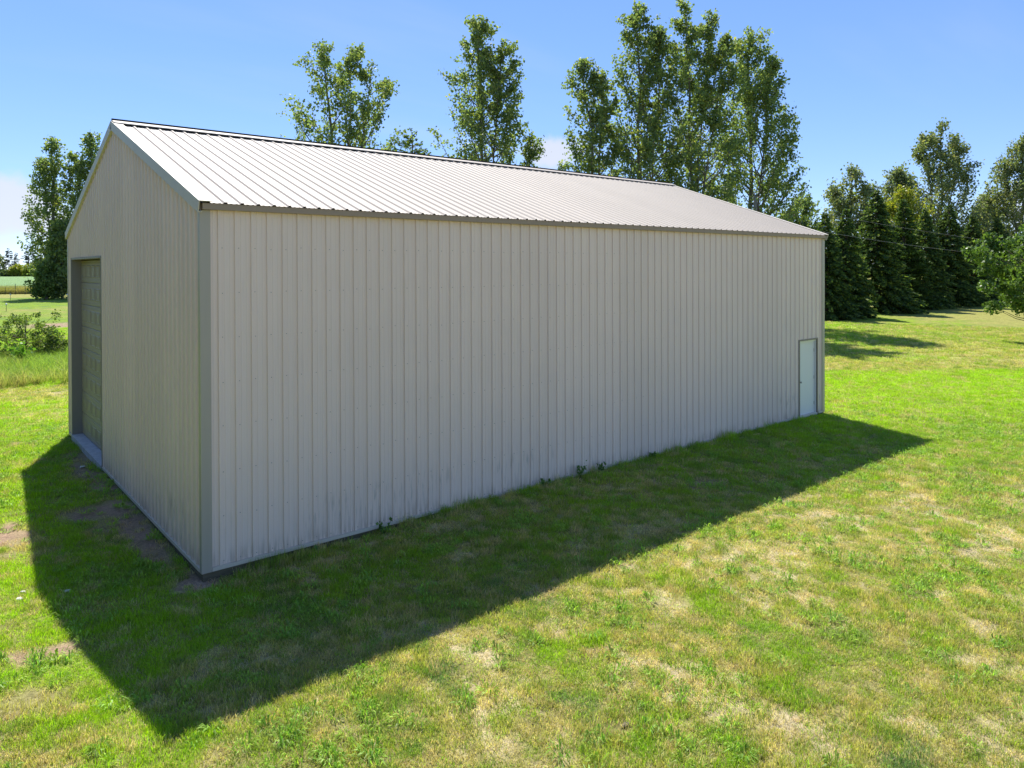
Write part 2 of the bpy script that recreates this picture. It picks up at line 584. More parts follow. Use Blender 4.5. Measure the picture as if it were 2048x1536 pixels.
def build_ground():
    R = [0.0, 2.0]
    r = 2.1
    while r < 3500:
        R.append(r)
        r *= 1.016 if r < 140 else 1.06
    az = YAW
    A = []
    t = -math.pi
    while t < math.pi-1e-6:
        A.append(t)
        t += math.radians(.3) if abs(t) < math.radians(64) else math.radians(3)
    A = np.array(A)+az
    R = np.array(R)
    rr, aa = np.meshgrid(R[1:], A, indexing='ij')
    x = np.concatenate([[CAM[0]], (CAM[0]+rr*np.cos(aa)).ravel()])
    y = np.concatenate([[CAM[1]], (CAM[1]+rr*np.sin(aa)).ravel()])
    z = ground_z(x, y)
    na, nr = len(A), len(R)-1
    faces = []
    idx = 1+np.arange(nr*na).reshape(nr, na)
    a, b = idx[:-1], np.roll(idx[:-1], -1, 1)
    c, d = np.roll(idx[1:], -1, 1), idx[1:]
    q = np.stack([a, d, c, b], -1).reshape(-1, 4)
    tri = np.stack([np.zeros(na, int), idx[0], np.roll(idx[0], -1)], -1)
    me = bpy.data.meshes.new('ground')
    nv = len(x)
    me.vertices.add(nv)
    me.vertices.foreach_set('co', np.stack([x, y, z], -1).ravel().astype(np.float32))
    loops = np.concatenate([q.ravel(), tri.ravel()]).astype(np.int32)
    me.loops.add(len(loops))
    me.loops.foreach_set('vertex_index', loops)
    me.polygons.add(len(q)+na)
    ls = np.concatenate([np.arange(len(q))*4, len(q)*4+np.arange(na)*3]).astype(np.int32)
    me.polygons.foreach_set('loop_start', ls)
    me.polygons.foreach_set('loop_total', np.concatenate([np.full(len(q), 4), np.full(na, 3)]).astype(np.int32))
    me.polygons.foreach_set('use_smooth', np.ones(len(q)+na, bool))
    col, dry, soil = lawn(x, y)
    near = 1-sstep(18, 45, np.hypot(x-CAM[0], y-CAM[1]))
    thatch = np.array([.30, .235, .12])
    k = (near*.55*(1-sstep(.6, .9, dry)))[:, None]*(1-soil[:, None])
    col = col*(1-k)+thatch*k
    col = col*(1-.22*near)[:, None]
    col = col*(1-.30*sstep(25, 60, np.hypot(x-CAM[0], y-CAM[1])))[:, None]  # self-shadow of grass blades put into the colour of the far ground
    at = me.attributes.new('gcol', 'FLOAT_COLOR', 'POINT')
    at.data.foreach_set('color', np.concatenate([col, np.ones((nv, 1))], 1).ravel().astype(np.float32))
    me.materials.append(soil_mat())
    me.update(calc_edges=True)
    o = bpy.data.objects.new('ground', me)
    COL.objects.link(o)
    tag(o, kind='structure')


build_ground()


# ---------------------------------------------------------------- grass
def blade_mat(name, trans=.5):
    mt = bpy.data.materials.new(name)
    mt.use_nodes = True
    t = mt.node_tree
    t.nodes.clear()
    at = nn(t, 'ShaderNodeAttribute', attribute_name='gcol', attribute_type='INSTANCER')
    geo = nn(t, 'ShaderNodeNewGeometry')
    mr = nn(t, 'ShaderNodeMapRange')
    t.links.new(geo.outputs['Random Per Island'], mr.inputs[0])
    mr.inputs[3].default_value = .78
    mr.inputs[4].default_value = 1.72
    c = mix_col(t, 1.0, at.outputs['Color'], mr.outputs[0], 'MULTIPLY')
    # one blade in six is bleached
    dead = math_n(t, 'GREATER_THAN', math_n(t, 'FRACT', math_n(t, 'MULTIPLY', geo.outputs['Random Per Island'], 17.3)), .86)
    c = mix_col(t, math_n(t, 'MULTIPLY', dead, .55), c, (.36, .30, .15))
    b = nn(t, 'ShaderNodeBsdfPrincipled')
    b.inputs['Roughness'].default_value = .5
    b.inputs['Specular IOR Level'].default_value = .3
    t.links.new(c, b.inputs['Base Color'])
    tr = nn(t, 'ShaderNodeBsdfTranslucent')
    t.links.new(mix_col(t, 1.0, c, (1.35, 1.45, .7), 'MULTIPLY'), tr.inputs['Color'])
    mx = nn(t, 'ShaderNodeMixShader')
    mx.inputs[0].default_value = trans
    t.links.new(b.outputs[0], mx.inputs[1])
    t.links.new(tr.outputs[0], mx.inputs[2])
    o = nn(t, 'ShaderNodeOutputMaterial')
    t.links.new(mx.outputs[0], o.inputs[0])
    return mt


M_BLADE = blade_mat('grass_blade')


def tuft_mesh(name, n, rad, hmin, hmax, wid, lean, seed):
    g = np.random.default_rng(seed)
    mb = MB()
    for i in range(n):
        r, a = rad*math.sqrt(g.random()), g.random()*6.283
        x, y = r*math.cos(a), r*math.sin(a)
        h = g.uniform(hmin, hmax)
        la, ll = g.random()*6.283, h*lean*g.uniform(.3, 1.3)
        dx, dy = math.cos(la)*ll, math.sin(la)*ll
        wa = g.random()*6.283
        wx, wy = math.cos(wa)*wid/2, math.sin(wa)*wid/2
        m_ = (x+dx*.35, y+dy*.35, h*.6)
        t_ = (x+dx, y+dy, h*.95)
        mb.add([(x-wx, y-wy, -.012), (x+wx, y+wy, -.012), (m_[0]+wx*.8, m_[1]+wy*.8, m_[2]), (m_[0]-wx*.8, m_[1]-wy*.8, m_[2]), t_],
               [(0, 1, 2, 3), (3, 2, 4)])
    return mb.mesh(name, M_BLADE)


def scatter(name, label, cat, x, y, z, scl, col, collection, rot=None):
    n = len(x)
    me = bpy.data.meshes.new(name)
    me.vertices.add(n)
    me.vertices.foreach_set('co', np.stack([x, y, z], -1).ravel().astype(np.float32))
    a = me.attributes.new('gcol', 'FLOAT_COLOR', 'POINT')
    a.data.foreach_set('color', np.concatenate([col, np.ones((n, 1))], 1).ravel().astype(np.float32))
    a = me.attributes.new('scl', 'FLOAT_VECTOR', 'POINT')
    a.data.foreach_set('vector', scl.ravel().astype(np.float32))
    a = me.attributes.new('rot', 'FLOAT_VECTOR', 'POINT')
    rv = np.stack([rng.normal(0, .08, n), rng.normal(0, .08, n), rng.random(n)*6.283], -1)
    a.data.foreach_set('vector', rv.ravel().astype(np.float32))
    me.update()
    o = bpy.data.objects.new(name, me)
    COL.objects.link(o)
    ng = bpy.data.node_groups.new(name+'_scatter', 'GeometryNodeTree')
    ng.interface.new_socket('Geometry', in_out='INPUT', socket_type='NodeSocketGeometry')
    ng.interface.new_socket('Geometry', in_out='OUTPUT', socket_type='NodeSocketGeometry')
    gi, go = ng.nodes.new('NodeGroupInput'), ng.nodes.new('NodeGroupOutput')
    iop = ng.nodes.new('GeometryNodeInstanceOnPoints')
    ci = ng.nodes.new('GeometryNodeCollectionInfo')
    ci.inputs[0].default_value = collection
    ci.inputs['Separate Children'].default_value = True
    ci.inputs['Reset Children'].default_value = True
    iop.inputs['Pick Instance'].default_value = True
    ra = ng.nodes.new('GeometryNodeInputNamedAttribute')
    ra.data_type = 'FLOAT_VECTOR'
    ra.inputs[0].default_value = 'rot'
    sa = ng.nodes.new('GeometryNodeInputNamedAttribute')
    sa.data_type = 'FLOAT_VECTOR'
    sa.inputs[0].default_value = 'scl'
    e2r = ng.nodes.new('FunctionNodeEulerToRotation')
    L = ng.links.new
    L(gi.outputs[0], iop.inputs['Points'])
    L(ci.outputs[0], iop.inputs['Instance'])
    L(ra.outputs[0], e2r.inputs[0])
    L(e2r.outputs[0], iop.inputs['Rotation'])
    L(sa.outputs[0], iop.inputs['Scale'])
    rv_ = ng.nodes.new('FunctionNodeRandomValue')
    rv_.data_type = 'INT'
    rv_.inputs[4].default_value = 0
    rv_.inputs[5].default_value = len(collection.objects)-1
    L(rv_.outputs[2], iop.inputs['Instance Index'])
    L(iop.outputs[0], go.inputs[0])
    md = o.modifiers.new('scatter', 'NODES')
    md.node_group = ng
    return tag(o, label, cat, kind='stuff')


def template_collection(name, meshes):
    c = bpy.data.collections.new(name)
    for i, me in enumerate(meshes):
        c.objects.link(bpy.data.objects.new(me.name, me))
    return c


C_TUFT = template_collection('tufts', [tuft_mesh('grass_tuft', 30, .085, .022, .062, .0052, .9, 100+i) for i in range(7)])
C_TALL = template_collection('tall_tufts', [tuft_mesh('tall_grass_tuft', 26, .10, .35, 1.0, .009, .45, 200+i) for i in range(5)])


def in_view(x, y, margin=.06):
    dx, dy = x-CAM[0], y-CAM[1]
    dep = dx*math.cos(YAW)+dy*math.sin(YAW)
    lat = dx*math.sin(YAW)-dy*math.cos(YAW)
    return (dep > 1) & (np.abs(lat/np.maximum(dep, .1)) < .71+margin), dep


def build_grass():
    xs, ys, ss = [], [], []
    # rings of the ground, thinner with distance, tufts growing in size as they thin out
    for r0, r1, dens, sc in ((1.2, 9, 330, 1.0), (9, 14, 260, 1.0), (14, 22, 130, 1.25), (22, 36, 52, 1.7), (36, 60, 16, 2.6)):
        half = math.radians(62 if r1 < 15 else 56 if r1 < 40 else 44)
        n = int(half*(r1*r1-r0*r0)*dens)
        r = np.sqrt(rng.uniform(r0*r0, r1*r1, n))
        a = YAW+rng.uniform(-half, half, n)
        xs.append(CAM[0]+r*np.cos(a))
        ys.append(CAM[1]+r*np.sin(a))
        ss.append(np.full(n, sc))
    x, y, s = map(np.concatenate, (xs, ys, ss))
    vis = np.ones(len(x), bool)
    inside = (x > -.03) & (x < BL+.03) & (y > -.05) & (y < BW+.03)
    hidden = (x > .3) & (x < BL) & (y > BW) & (y < 38) & (y < BW+(x+3)*1.0) & (x < 22)
    apron = (x > -.1) & (x < .3) & (y > 6.6) & (y < 10.4)
    ok = vis & ~inside & ~apron
    x, y, s = x[ok], y[ok], s[ok]
    col, dry, soil = lawn(x, y)
    keep = rng.random(len(x)) > np.clip(soil*1.15, 0, .97)
    thin = 1-.28*sstep(.55, .9, dry)
    keep &= rng.random(len(x)) < thin
    x, y, s, col, dry = x[keep], y[keep], s[keep], col[keep], dry[keep]
    n = len(x)
    fine = N3.fbm(x*7.0, y*7.0, 2, .6)
    sw = np.clip(dry+(fine-.5)*1.5+rng.normal(0, .2, n), 0, 1)
    gmix = np.array([.20, .29, .04])*(1-.25*N4.fbm(x*3, y*3, 2))[:, None]
    pat = (sw-dry)[:, None]
    col = np.where((pat < -.22) & (dry > .45)[:, None], gmix, col)
    col = np.where((pat > .22) & (dry > .22)[:, None], TAN*.9, col)
    # single tufts off the local colour: green tufts in dry grass and the other way round
    q = rng.random(n)
    up = (q < .14)[:, None]
    col = np.where(up & (dry > .4)[:, None], GREEN*rng.uniform(.8, 1.3, (n, 1)), col)
    dn = (q > .93)[:, None]
    col = np.where(dn, TAN*.75, col)
    col = col*rng.uniform(.8, 1.22, (n, 1))*(1+rng.normal(0, .04, (n, 3)))
    hz = rng.uniform(.6, 1.4, n)*(1.0+1.5*(N3.fbm(x*1.9, y*1.9, 3)-.5))*(1-.25*sstep(.6, .9, dry))
    wallside = (x > .4) & (x < 15.6) & (y > -.4) & (y <= 0)
    hz = np.where(wallside, hz*(1+2.4*rng.random(n)*sstep(-.45, -.08, y)*(.3+N4.fbm(x*.9, y*0, 2))), hz)
    scl = np.stack([s, s, s**.55*hz], -1)
    scatter('lawn_grass', 'short mown lawn grass, green and straw coloured, around the steel barn', 'grass', x, y, ground_z(x, y), scl, np.clip(col, .004, .8), C_TUFT)


build_grass()


def rosette_mesh(name, n, seed):
    g = np.random.default_rng(seed)
    mb = MB()
    for i in range(n):
        a = g.random()*6.283
        ln, w = g.uniform(.05, .13), g.uniform(.004, .008)
        h0, h1 = g.uniform(.02, .05), g.uniform(.03, .085)
        r0 = g.uniform(0, .05)
        d, e = np.array([math.cos(a), math.sin(a), 0]), np.array([-math.sin(a), math.cos(a), 0])
        b0 = d*r0
        mb.add([b0, b0+d*ln*.55+e*w+np.array([0, 0, h1]), b0+d*ln+np.array([0, 0, h0]), b0+d*ln*.55-e*w+np.array([0, 0, h1])], [(0, 1, 2, 3)])
    return mb.mesh(name, M_BLADE)


def build_rosettes():
    c = template_collection('rosettes', [rosette_mesh('lawn_weed', 26, 300+i) for i in range(4)])
    n = 38000
    r = np.sqrt(rng.uniform(1.2**2, 24**2, n))
    a = YAW+rng.uniform(-1.05, 1.05, n)
    x, y = CAM[0]+r*np.cos(a), CAM[1]+r*np.sin(a)
    clump = N4.fbm(x*1.5+40, y*1.5, 3, .6)
    inside = (x > -.05) & (x < BL+.05) & (y > -.05) & (y < BW+.05)
    k = ~inside & (rng.random(n) < np.clip((clump-.47)*2.6, .01, .5))
    x, y = x[k], y[k]
    n = len(x)
    s = rng.uniform(.6, 1.25, n)
    t = rng.random((n, 1))
    col = np.array([.20, .34, .06])*t+np.array([.29, .40, .05])*(1-t)
    scatter('lawn_weeds', 'broad-leaved weeds and clover growing in clumps through the lawn', 'weeds', x, y, ground_z(x, y), np.stack([s, s, s], -1), col, c)


build_rosettes()


def build_tall():
    # unmown weeds in front of and behind the shrub on the left
    n = 7600
    y = rng.uniform(20.3, 31.5, n)
    x = rng.uniform(-14, 12, n)
    k = ((y-20.4) > (N1.fbm(x*.6, y*0, 2)-.3)*1.8)
    x, y = x[k], y[k]
    n = len(x)
    mixn = N2.fbm(x*.5, y*.5, 3)+rng.normal(0, .12, n)
    edge = 1-sstep(20.4, 23.5, y)
    dryc = np.array([.36, .33, .14])
    gc = np.array([.19, .29, .05])
    t = np.clip((mixn-.55)*3+edge*.9+rng.random(n)*.3-.1, 0, 1)[:, None]
    col = gc*(1-t)+dryc*t
    s = rng.uniform(.8, 1.4, n)
    hz = rng.uniform(.35, .95, n)*(.6+.5*N3.fbm(x*.7, y*.7, 2))
    scatter('tall_weeds', 'tall unmown grass and weeds around the shrub left of the barn', 'weeds', x, y, ground_z(x, y), np.stack([s, s, hz], -1), col, C_TALL)
    # yellowing strip along the edge of the crop field
    n = 9000
    d = rng.uniform(123, 131, n)
    px = rng.uniform(-200, 300, n)
    dr = np.array([px_dir(p) for p in px])
    x, y = CAM[0]+dr[:, 0]*d, CAM[1]+dr[:, 1]*d
    t = rng.random((n, 1))
    col = np.array([.30, .25, .09])*t+np.array([.17, .19, .05])*(1-t)
    s = rng.uniform(1.6, 2.6, n)
    scatter('field_edge_grass', 'yellowed tall grass along the near edge of the crop field', 'grass', x, y, ground_z(x, y), np.stack([s, s, rng.uniform(.9, 1.7, n)], -1), col, C_TALL)


build_tall()


def build_field():
    # soy field: one broad sheet of crop 0.7 m high
    mb = MB()
    d0, d1 = 132.0, 372.0
    nu, nv = 60, 40
    vs, fs = [], []
    g = np.random.default_rng(5)
    for j in range(nv+1):
        d = d0*(d1/d0)**(j/nv)
        for i in range(nu+1):
            px = -900+i*2600/nu
            x, y = spot(px, d)
            vs.append((x, y, .55+.12*g.random()))
    for j in range(nv):
        for i in range(nu):
            a = j*(nu+1)+i
            fs.append((a, a+1, a+nu+2, a+nu+1))
    b = len(vs)
    for i in range(nu+1):
        vs.append((vs[i][0], vs[i][1], -.1))
    for i in range(nu):
        fs.append((b+i, b+i+1, i+1, i))
    mb.add(vs, fs)
    mt, t, bs = principled('soy_crop', (.10, .17, .06), .8, .2)
    geo = nn(t, 'ShaderNodeNewGeometry')
    n1 = nn(t, 'ShaderNodeTexNoise')
    n1.inputs['Scale'].default_value = .9
    n1.inputs['Detail'].default_value = 6
    n1.inputs['Roughness'].default_value = .75
    t.links.new(geo.outputs['Position'], n1.inputs['Vector'])
    c = mix_col(t, ramp(t, n1.outputs[0], .3, .7), (.115, .21, .06), (.19, .31, .10))
    t.links.new(c, bs.inputs['Base Color'])
    bp = nn(t, 'ShaderNodeBump')
    bp.inputs['Strength'].default_value = 1
    bp.inputs['Distance'].default_value = .5
    t.links.new(n1.outputs[0], bp.inputs['Height'])
    t.links.new(bp.outputs[0], bs.inputs['Normal'])
    tag(mb.obj('crop_field', mt, smooth=True), kind='structure')


build_field()

# ---------------------------------------------------------------- the barn
L_, W_, HW = BL, BW, 5.014
EZ, OE, OG, RZ = 5.045, .1055, .035, 6.991
SL = (RZ-EZ)/(W_/2+OE)                                # rise per metre
SLV = np.array([0, 1, SL])/math.hypot(1, SL)
SLN = np.array([0, -SL, 1])/math.hypot(1, SL)
SLEN = math.hypot(W_/2+OE, RZ-EZ)
RIB = .2286
PAN = .9144


def roof_z(y):
    yy = y if y < W_/2 else W_-y
    return EZ+(yy+OE)*SL


barn = empty('pole_barn', (0, 0, 0), 'large tan ribbed-steel pole barn with a gable roof, standing on the lawn', 'barn')


def profile(rib_phase, s0, s1, major=(.026, .016, .025), minor=(.014, .0045)):
    """cross-section points (s, out) between s0 and s1; big ribs every 9 inches, two small ones between"""
    pts = [(s0, 0.0)]
    k = math.floor((s0-rib_phase)/RIB)-1
    while rib_phase+k*RIB < s1+RIB:
        c = rib_phase+k*RIB
        for q in ((c-major[0], 0), (c-major[1], major[2]), (c+major[1], major[2]), (c+major[0], 0)):
            pts.append(q)
        for f in (1/3, 2/3):
            e = c+RIB*f
            for q in ((e-minor[0], 0), (e-minor[0]*.5, minor[1]), (e+minor[0]*.5, minor[1]), (e+minor[0], 0)):
                pts.append(q)
        k += 1
    head = [q for q in pts if s0 < q[0] < s1]
    return [(s0, 0.0)]+sorted(head)+[(s1, 0.0)]


def sheet(name, pts, O, S, N, T, t0, t1, mat, hole=None):
    """ribbed sheet: profile pts along S, out along N, running along T from t0(s) to t1(s); hole=(s0,s1,t)"""
    O, S, N, T = (np.array(q, float) for q in (O, S, N, T))
    if hole:
        ex = []
        for h in hole[:2]:
            if pts[0][0] < h < pts[-1][0]:
                for (a, na), (b, nb) in zip(pts, pts[1:]):
                    if a <= h <= b and b > a:
                        ex.append((h, na+(nb-na)*(h-a)/(b-a)))
                        break
        pts = sorted(pts+ex)
    mb = MB()
    for (a, na), (b, nb) in zip(pts, pts[1:]):
        if b-a < 1e-6:
            continue
        mid = (a+b)/2
        f0 = hole[2] if hole and hole[0] < mid < hole[1] else None
        za, zb = (f0, f0) if f0 is not None else (t0(a), t0(b))
        vs = [O+S*a+N*na+T*za, O+S*b+N*nb+T*zb, O+S*b+N*nb+T*t1(b), O+S*a+N*na+T*t1(a)]
        mb.add(vs, [(0, 1, 2, 3)])
    return mb.obj(name, mat, barn)


WD0, WD1, WDH = 15.76, 16.73, 2.115                      # walk door opening
OD0, OD1, ODH = 6.71, 10.31, 4.385                       # overhead door opening
PH = .235
# long wall towards the camera (-Y) and its twin at the back
for back in (False, True):
    s = 0.02
    while s < L_-.02:
        e = min(s+PAN if s > .03 else PH+PAN-.045, L_-.02)
        if L_-.02-e < .25:
            e = L_-.02
        O, S, N = ((0, 0, 0), (1, 0, 0), (0, -1, 0)) if not back else ((0, W_, 0), (1, 0, 0), (0, 1, 0))
        sheet('wall_panel', profile(PH, s, e), O, S, N, (0, 0, 1), lambda q: .052, lambda q: 4.985, M_WALL,
              hole=(WD0, WD1, WDH) if not back and e > WD0 else None)
        s = e
# gable walls
for far_end in (False, True):
    s = 0.02
    while s < W_-.02:
        e = min(s+PAN if s > .03 else PH+PAN-.045, W_-.02)
        if W_-.02-e < .25:
            e = W_-.02
        pts = profile(PH, s, e)
        if s < W_/2 < e:
            pts = sorted(pts+[(W_/2, 0.0)])
        O, S, N = ((0, 0, 0), (0, 1, 0), (-1, 0, 0)) if not far_end else ((L_, 0, 0), (0, 1, 0), (1, 0, 0))
        sheet('wall_panel', pts, O, S, N, (0, 0, 1), lambda q: .052, lambda q: roof_z(q)-.035, M_WALL,
              hole=(OD0, OD1, ODH) if not far_end and e > OD0 and s < OD1 else None)
        s = e
# roof
for side in (0, 1):
    s = -OG
    while s < L_+OG-.01:
        e = min(s+PAN if s > 0 else PH+.06+PAN-.045, L_+OG)
        if L_+OG-e < .25:
            e = L_+OG
        if side == 0:
            O, S, N, T = (0, -OE, EZ), (1, 0, 0), SLN, SLV
        else:
            O, S, N, T = (0, W_+OE, EZ), (1, 0, 0), SLN*(1, -1, 1), SLV*(1, -1, 1)
        sheet('roof_panel', profile(PH+.06, s, e, major=(.032, .012, .021), minor=(.016, .004)), O, S, N, T, lambda q: 0.0, lambda q: SLEN-.10, M_ROOF)
        s = e

# ridge cap: two folded wings standing on the ribs, dark closures under their edges, dark vent strip along the top
mb = MB()
wing = .24
for sg in (0, 1):
    f = (lambda v: v) if sg == 0 else (lambda v: v*np.array([1, -1, 1]))
    o = np.array([0, -W_/2, RZ])
    def rp(t, n, x):
        v = o*0+SLV*(-t)+SLN*n
        v = f(v)
        return (x, W_/2+v[1], RZ+v[2])
    a, b = -OG-.012, L_+OG+.012
    mb.add([rp(0, .052, a), rp(0, .052, b), rp(wing, .052, b), rp(wing, .052, a), rp(wing+.010, .040, b), rp(wing+.010, .040, a),
            rp(wing-.02, .040, b), rp(wing-.02, .040, a)], [(0, 3, 2, 1), (3, 5, 4, 2), (5, 7, 6, 4)])
mb.obj('ridge_cap', M_ROOF, barn)
mb = MB()
mb.box(-OG-.012, L_+OG+.012, W_/2-.028, W_/2+.028, RZ+.056, RZ+.076)
mb.obj('ridge_vent', M_DARK, barn)
mb = MB()
for sg in (0, 1):
    def rp2(t, n, x):
        v = SLV*(-t)+SLN*n
        if sg: v = v*np.array([1, -1, 1])
        return (x, W_/2+v[1], RZ+v[2])
    x0, x1 = .02, L_-.02
    mb.add([rp2(wing-.05, -.004, x0), rp2(wing-.05, -.004, x1), rp2(wing-.05, .050, x1), rp2(wing-.05, .050, x0)], [(0, 1, 2, 3)])
mb.obj('ridge_closure', M_DARK, barn)

# rake trim: two lengths per slope, folded over the roof edge
for xe, sx in ((0, -1), (L_, 1)):
    for side in (0, 1):
        for t0, t1 in ((-.012, SLEN*.66), (SLEN*.66+.003, SLEN-.0)):
            mb = MB()
            fm = np.array([1, 1 if side == 0 else -1, 1])
            def q3(t, n, out):
                v = np.array([xe+sx*out, -OE, EZ])+SLV*t+SLN*n
                return (v[0], v[1] if side == 0 else W_-v[1], v[2])
            lift = .001 if t0 > 0 else .004
            sec = [(.010, -.135), (.062+lift, -.135), (.062+lift, .030+lift), (-.10, .030+lift), (-.10, .022), (.052, .022), (.052, -.120), (.010, -.120)]
            n_ = len(sec)
            mb.add([q3(t0, n, o) for o, n in sec]+[q3(t1, n, o) for o, n in sec],
                   [(i, (i+1) % n_, n_+(i+1) % n_, n_+i) for i in range(n_)]+[tuple(range(n_)), tuple(range(2*n_-1, n_-1, -1))])
            mb.obj('rake_trim', M_RAKE, barn)
# eave trim under the roof edge
for back in (0, 1):
    mb = MB()
    y0, y1 = (-OE+.012, -.002) if not back else (W_+.002, W_+OE-.012)
    mb.box(-.006, L_+.006, y0, y1, 4.957, 5.041)
    mb.obj('eave_trim', M_EAVE, barn)
# corner trims
for x, y in ((0, 0), (L_, 0), (0, W_), (L_, W_)):
    sx, sy = (-1 if x == 0 else 1), (-1 if y == 0 else 1)
    mb = MB()
    w, t = .112, .028
    a = [(x+sx*t, y+sy*t), (x-sx*w, y+sy*t), (x-sx*w, y+sy*.002), (x+sx*.002, y+sy*.002), (x+sx*.002, y-sy*.06), (x+sx*t, y-sy*.06)]
    mb.prism([(p, q, -.004) for p, q in a], (0, 0, 4.955))
    mb.obj('corner_trim', M_TRIM, barn)
# base trim (a ledge the sheets stand on) and treated boards below
def long_base(name, mat, z0, z1, out, inn):
    for y, sy in ((0, -1), (W_, 1)):
        cuts = ((.114, WD0-.05), (WD1+.05, L_-.114)) if sy < 0 else ((.114, L_-.114),)
        for a, b in cuts:
            mb = MB()
            mb.box(a, b, min(y+sy*out, y+sy*inn), max(y+sy*out, y+sy*inn), z0, z1)
            mb.obj(name, mat, barn)
    for x, sx in ((0, -1), (L_, 1)):
        cuts = ((.064, OD0-.05), (OD1+.05, W_-.064)) if sx < 0 else ((.064, W_-.064),)
        for a, b in cuts:
            mb = MB()
            mb.box(min(x+sx*out, x+sx*inn), max(x+sx*out, x+sx*inn), a, b, z0, z1)
            mb.obj(name, mat, barn)
long_base('base_trim', M_BASE, .0, .05, .034, -.03)
def skirt():
    for n, (x0, x1, y0, y1) in enumerate(((-.006, L_+.006, -.006, .032), (-.006, L_+.006, W_-.032, W_+.006), (-.006, .032, .034, OD0-.02), (-.006, .032, OD1+.02, W_-.034), (L_-.032, L_+.006, .034, W_-.034))):
        mb = MB()
        mb.box(x0, x1, y0, y1, -.30, -.003)
        mb.obj('skirt_board', M_WOOD, barn)
skirt()


# screws: rows of small heads beside the ribs, far too many and small to pick out singly
def screws(rows, cols, O, S, N, T, limit):
    O, S, N, T = (np.array(q, float) for q in (O, S, N, T))
    mb = MB()
    r = .0062
    for t in rows:
        for s in cols:
            if not limit(s, t):
                continue
            c = O+S*(s+random.gauss(0, .002))+T*(t+random.gauss(0, .006))
            ring = [c+r*(S*math.cos(k*1.0472)+T*math.sin(k*1.0472)) for k in range(6)]
            top = [q+N*.007 for q in ring]
            mb.add(ring+top, [(6, 7, 8, 9, 10, 11)]+[(k, (k+1) % 6, 6+(k+1) % 6, 6+k) for k in range(6)])
    tag(mb.obj('screw_heads', M_SCREW, barn), kind='stuff')


ribs = lambda a, b, ph: [ph+k*RIB+.042 for k in range(int((b-a)/RIB)) if ph+k*RIB+.05 < b]
screws([.10+.62*k for k in range(8)], ribs(0, L_, PH), (0, 0, 0), (1, 0, 0), (0, -1, 0), (0, 0, 1), lambda s, t: not (WD0-.1 < s < WD1+.1 and t < WDH+.05))
screws([.10+.62*k for k in range(12)], ribs(0, W_, PH), (0, 0, 0), (0, 1, 0), (-1, 0, 0), (0, 0, 1),
       lambda s, t: not (OD0-.1 < s < OD1+.1 and t < ODH+.05) and t < roof_z(s)-.2)
screws([.07]+[.55+.62*k for k in range(9)], ribs(0, L_, PH+.06), (0, -OE, EZ), (1, 0, 0), SLN, SLV, lambda s, t: t < SLEN-.3)

# overhead door: jambs, eight sections with raised panels, concrete sill
DX = .185
mb = MB()
for y0, y1 in ((OD0-.045, OD0), (OD1, OD1+.045)):
    mb.box(-.034, DX+.02, y0, y1, .0, ODH+.045)
mb.box(-.030, DX+.018, OD0+.002, OD1-.002, ODH+.002, ODH+.043)
mb.obj('door_jamb', M_JAMB, barn)
od = MB()
od.box(DX+.05, DX+.075, OD0-.03, OD1+.03, .03, ODH+.03)
od = od.obj('overhead_door', M_DOOR, barn)
NS, Z0 = 8, .082
SH = (ODH-.02-Z0)/NS


def section_mesh(k):
    mb = MB()
    z0, z1 = Z0+k*SH+.002, Z0+(k+1)*SH-.002
    y0, y1 = OD0+.003, OD1-.003
    xf = DX
    c = .014
    mb.add([(xf+.045, y0, z0), (xf+.045, y1, z0), (xf+.012, y1, z0), (xf+.012, y0, z0),
            (xf, y0, z0+c), (xf, y1, z0+c), (xf, y0, z1-c), (xf, y1, z1-c), (xf+.012, y0, z1), (xf+.012, y1, z1), (xf+.045, y0, z1), (xf+.045, y1, z1)],
           [(0, 1, 2, 3), (3, 2, 5, 4), (4, 5, 7, 6), (6, 7, 9, 8), (8, 9, 11, 10), (0, 3, 4, 6, 8, 10), (1, 11, 9, 7, 5, 2)])
    zc = (z0+z1)/2
    for zz in (z0+.062, z1-.062):                        # two pressed lines near the joints
        mb.add([(xf-.0005, y0+.02, zz-.007), (xf-.0005, y1-.02, zz-.007), (xf-.005, y1-.02, zz), (xf-.005, y0+.02, zz), (xf-.0005, y0+.02, zz+.007), (xf-.0005, y1-.02, zz+.007)],
               [(0, 1, 2, 3), (3, 2, 5, 4)])
    for j in range(6):
        a = OD1-.21-.56*j
        b = a-.45
        h = .145
        o = [(xf-.0006, b, zc-h), (xf-.0006, a, zc-h), (xf-.0006, a, zc+h), (xf-.0006, b, zc+h)]
        i1 = [(xf-.013, b+.022, zc-h+.022), (xf-.013, a-.022, zc-h+.022), (xf-.013, a-.022, zc+h-.022), (xf-.013, b+.022, zc+h-.022)]
        i2 = [(xf-.004, b+.042, zc-h+.042), (xf-.004, a-.042, zc-h+.042), (xf-.004, a-.042, zc+h-.042), (xf-.004, b+.042, zc+h-.042)]
        i3 = [(xf-.010, b+.075, zc-h+.070), (xf-.010, a-.075, zc-h+.070), (xf-.010, a-.075, zc+h-.070), (xf-.010, b+.075, zc+h-.070)]
        mb.add(o+i1+i2+i3, [(r+q, r+(q+1) % 4, r+4+(q+1) % 4, r+4+q) for r in (0, 4, 8) for q in range(4)]+[(12, 13, 14, 15)])
    return mb


for k in range(NS):
    section_mesh(k).obj('door_section', M_DOOR, od)
mb = MB()
y = OD0+.004
for y0, y1 in ((OD0+.004, OD0+1.19), (OD0+1.2, OD0+2.39), (OD0+2.4, OD1-.004)):
    mb = MB()
    mb.box(-.055, DX+.06, y0, y1, -.25, .075)
    mb.obj('door_sill', M_CONC, barn)

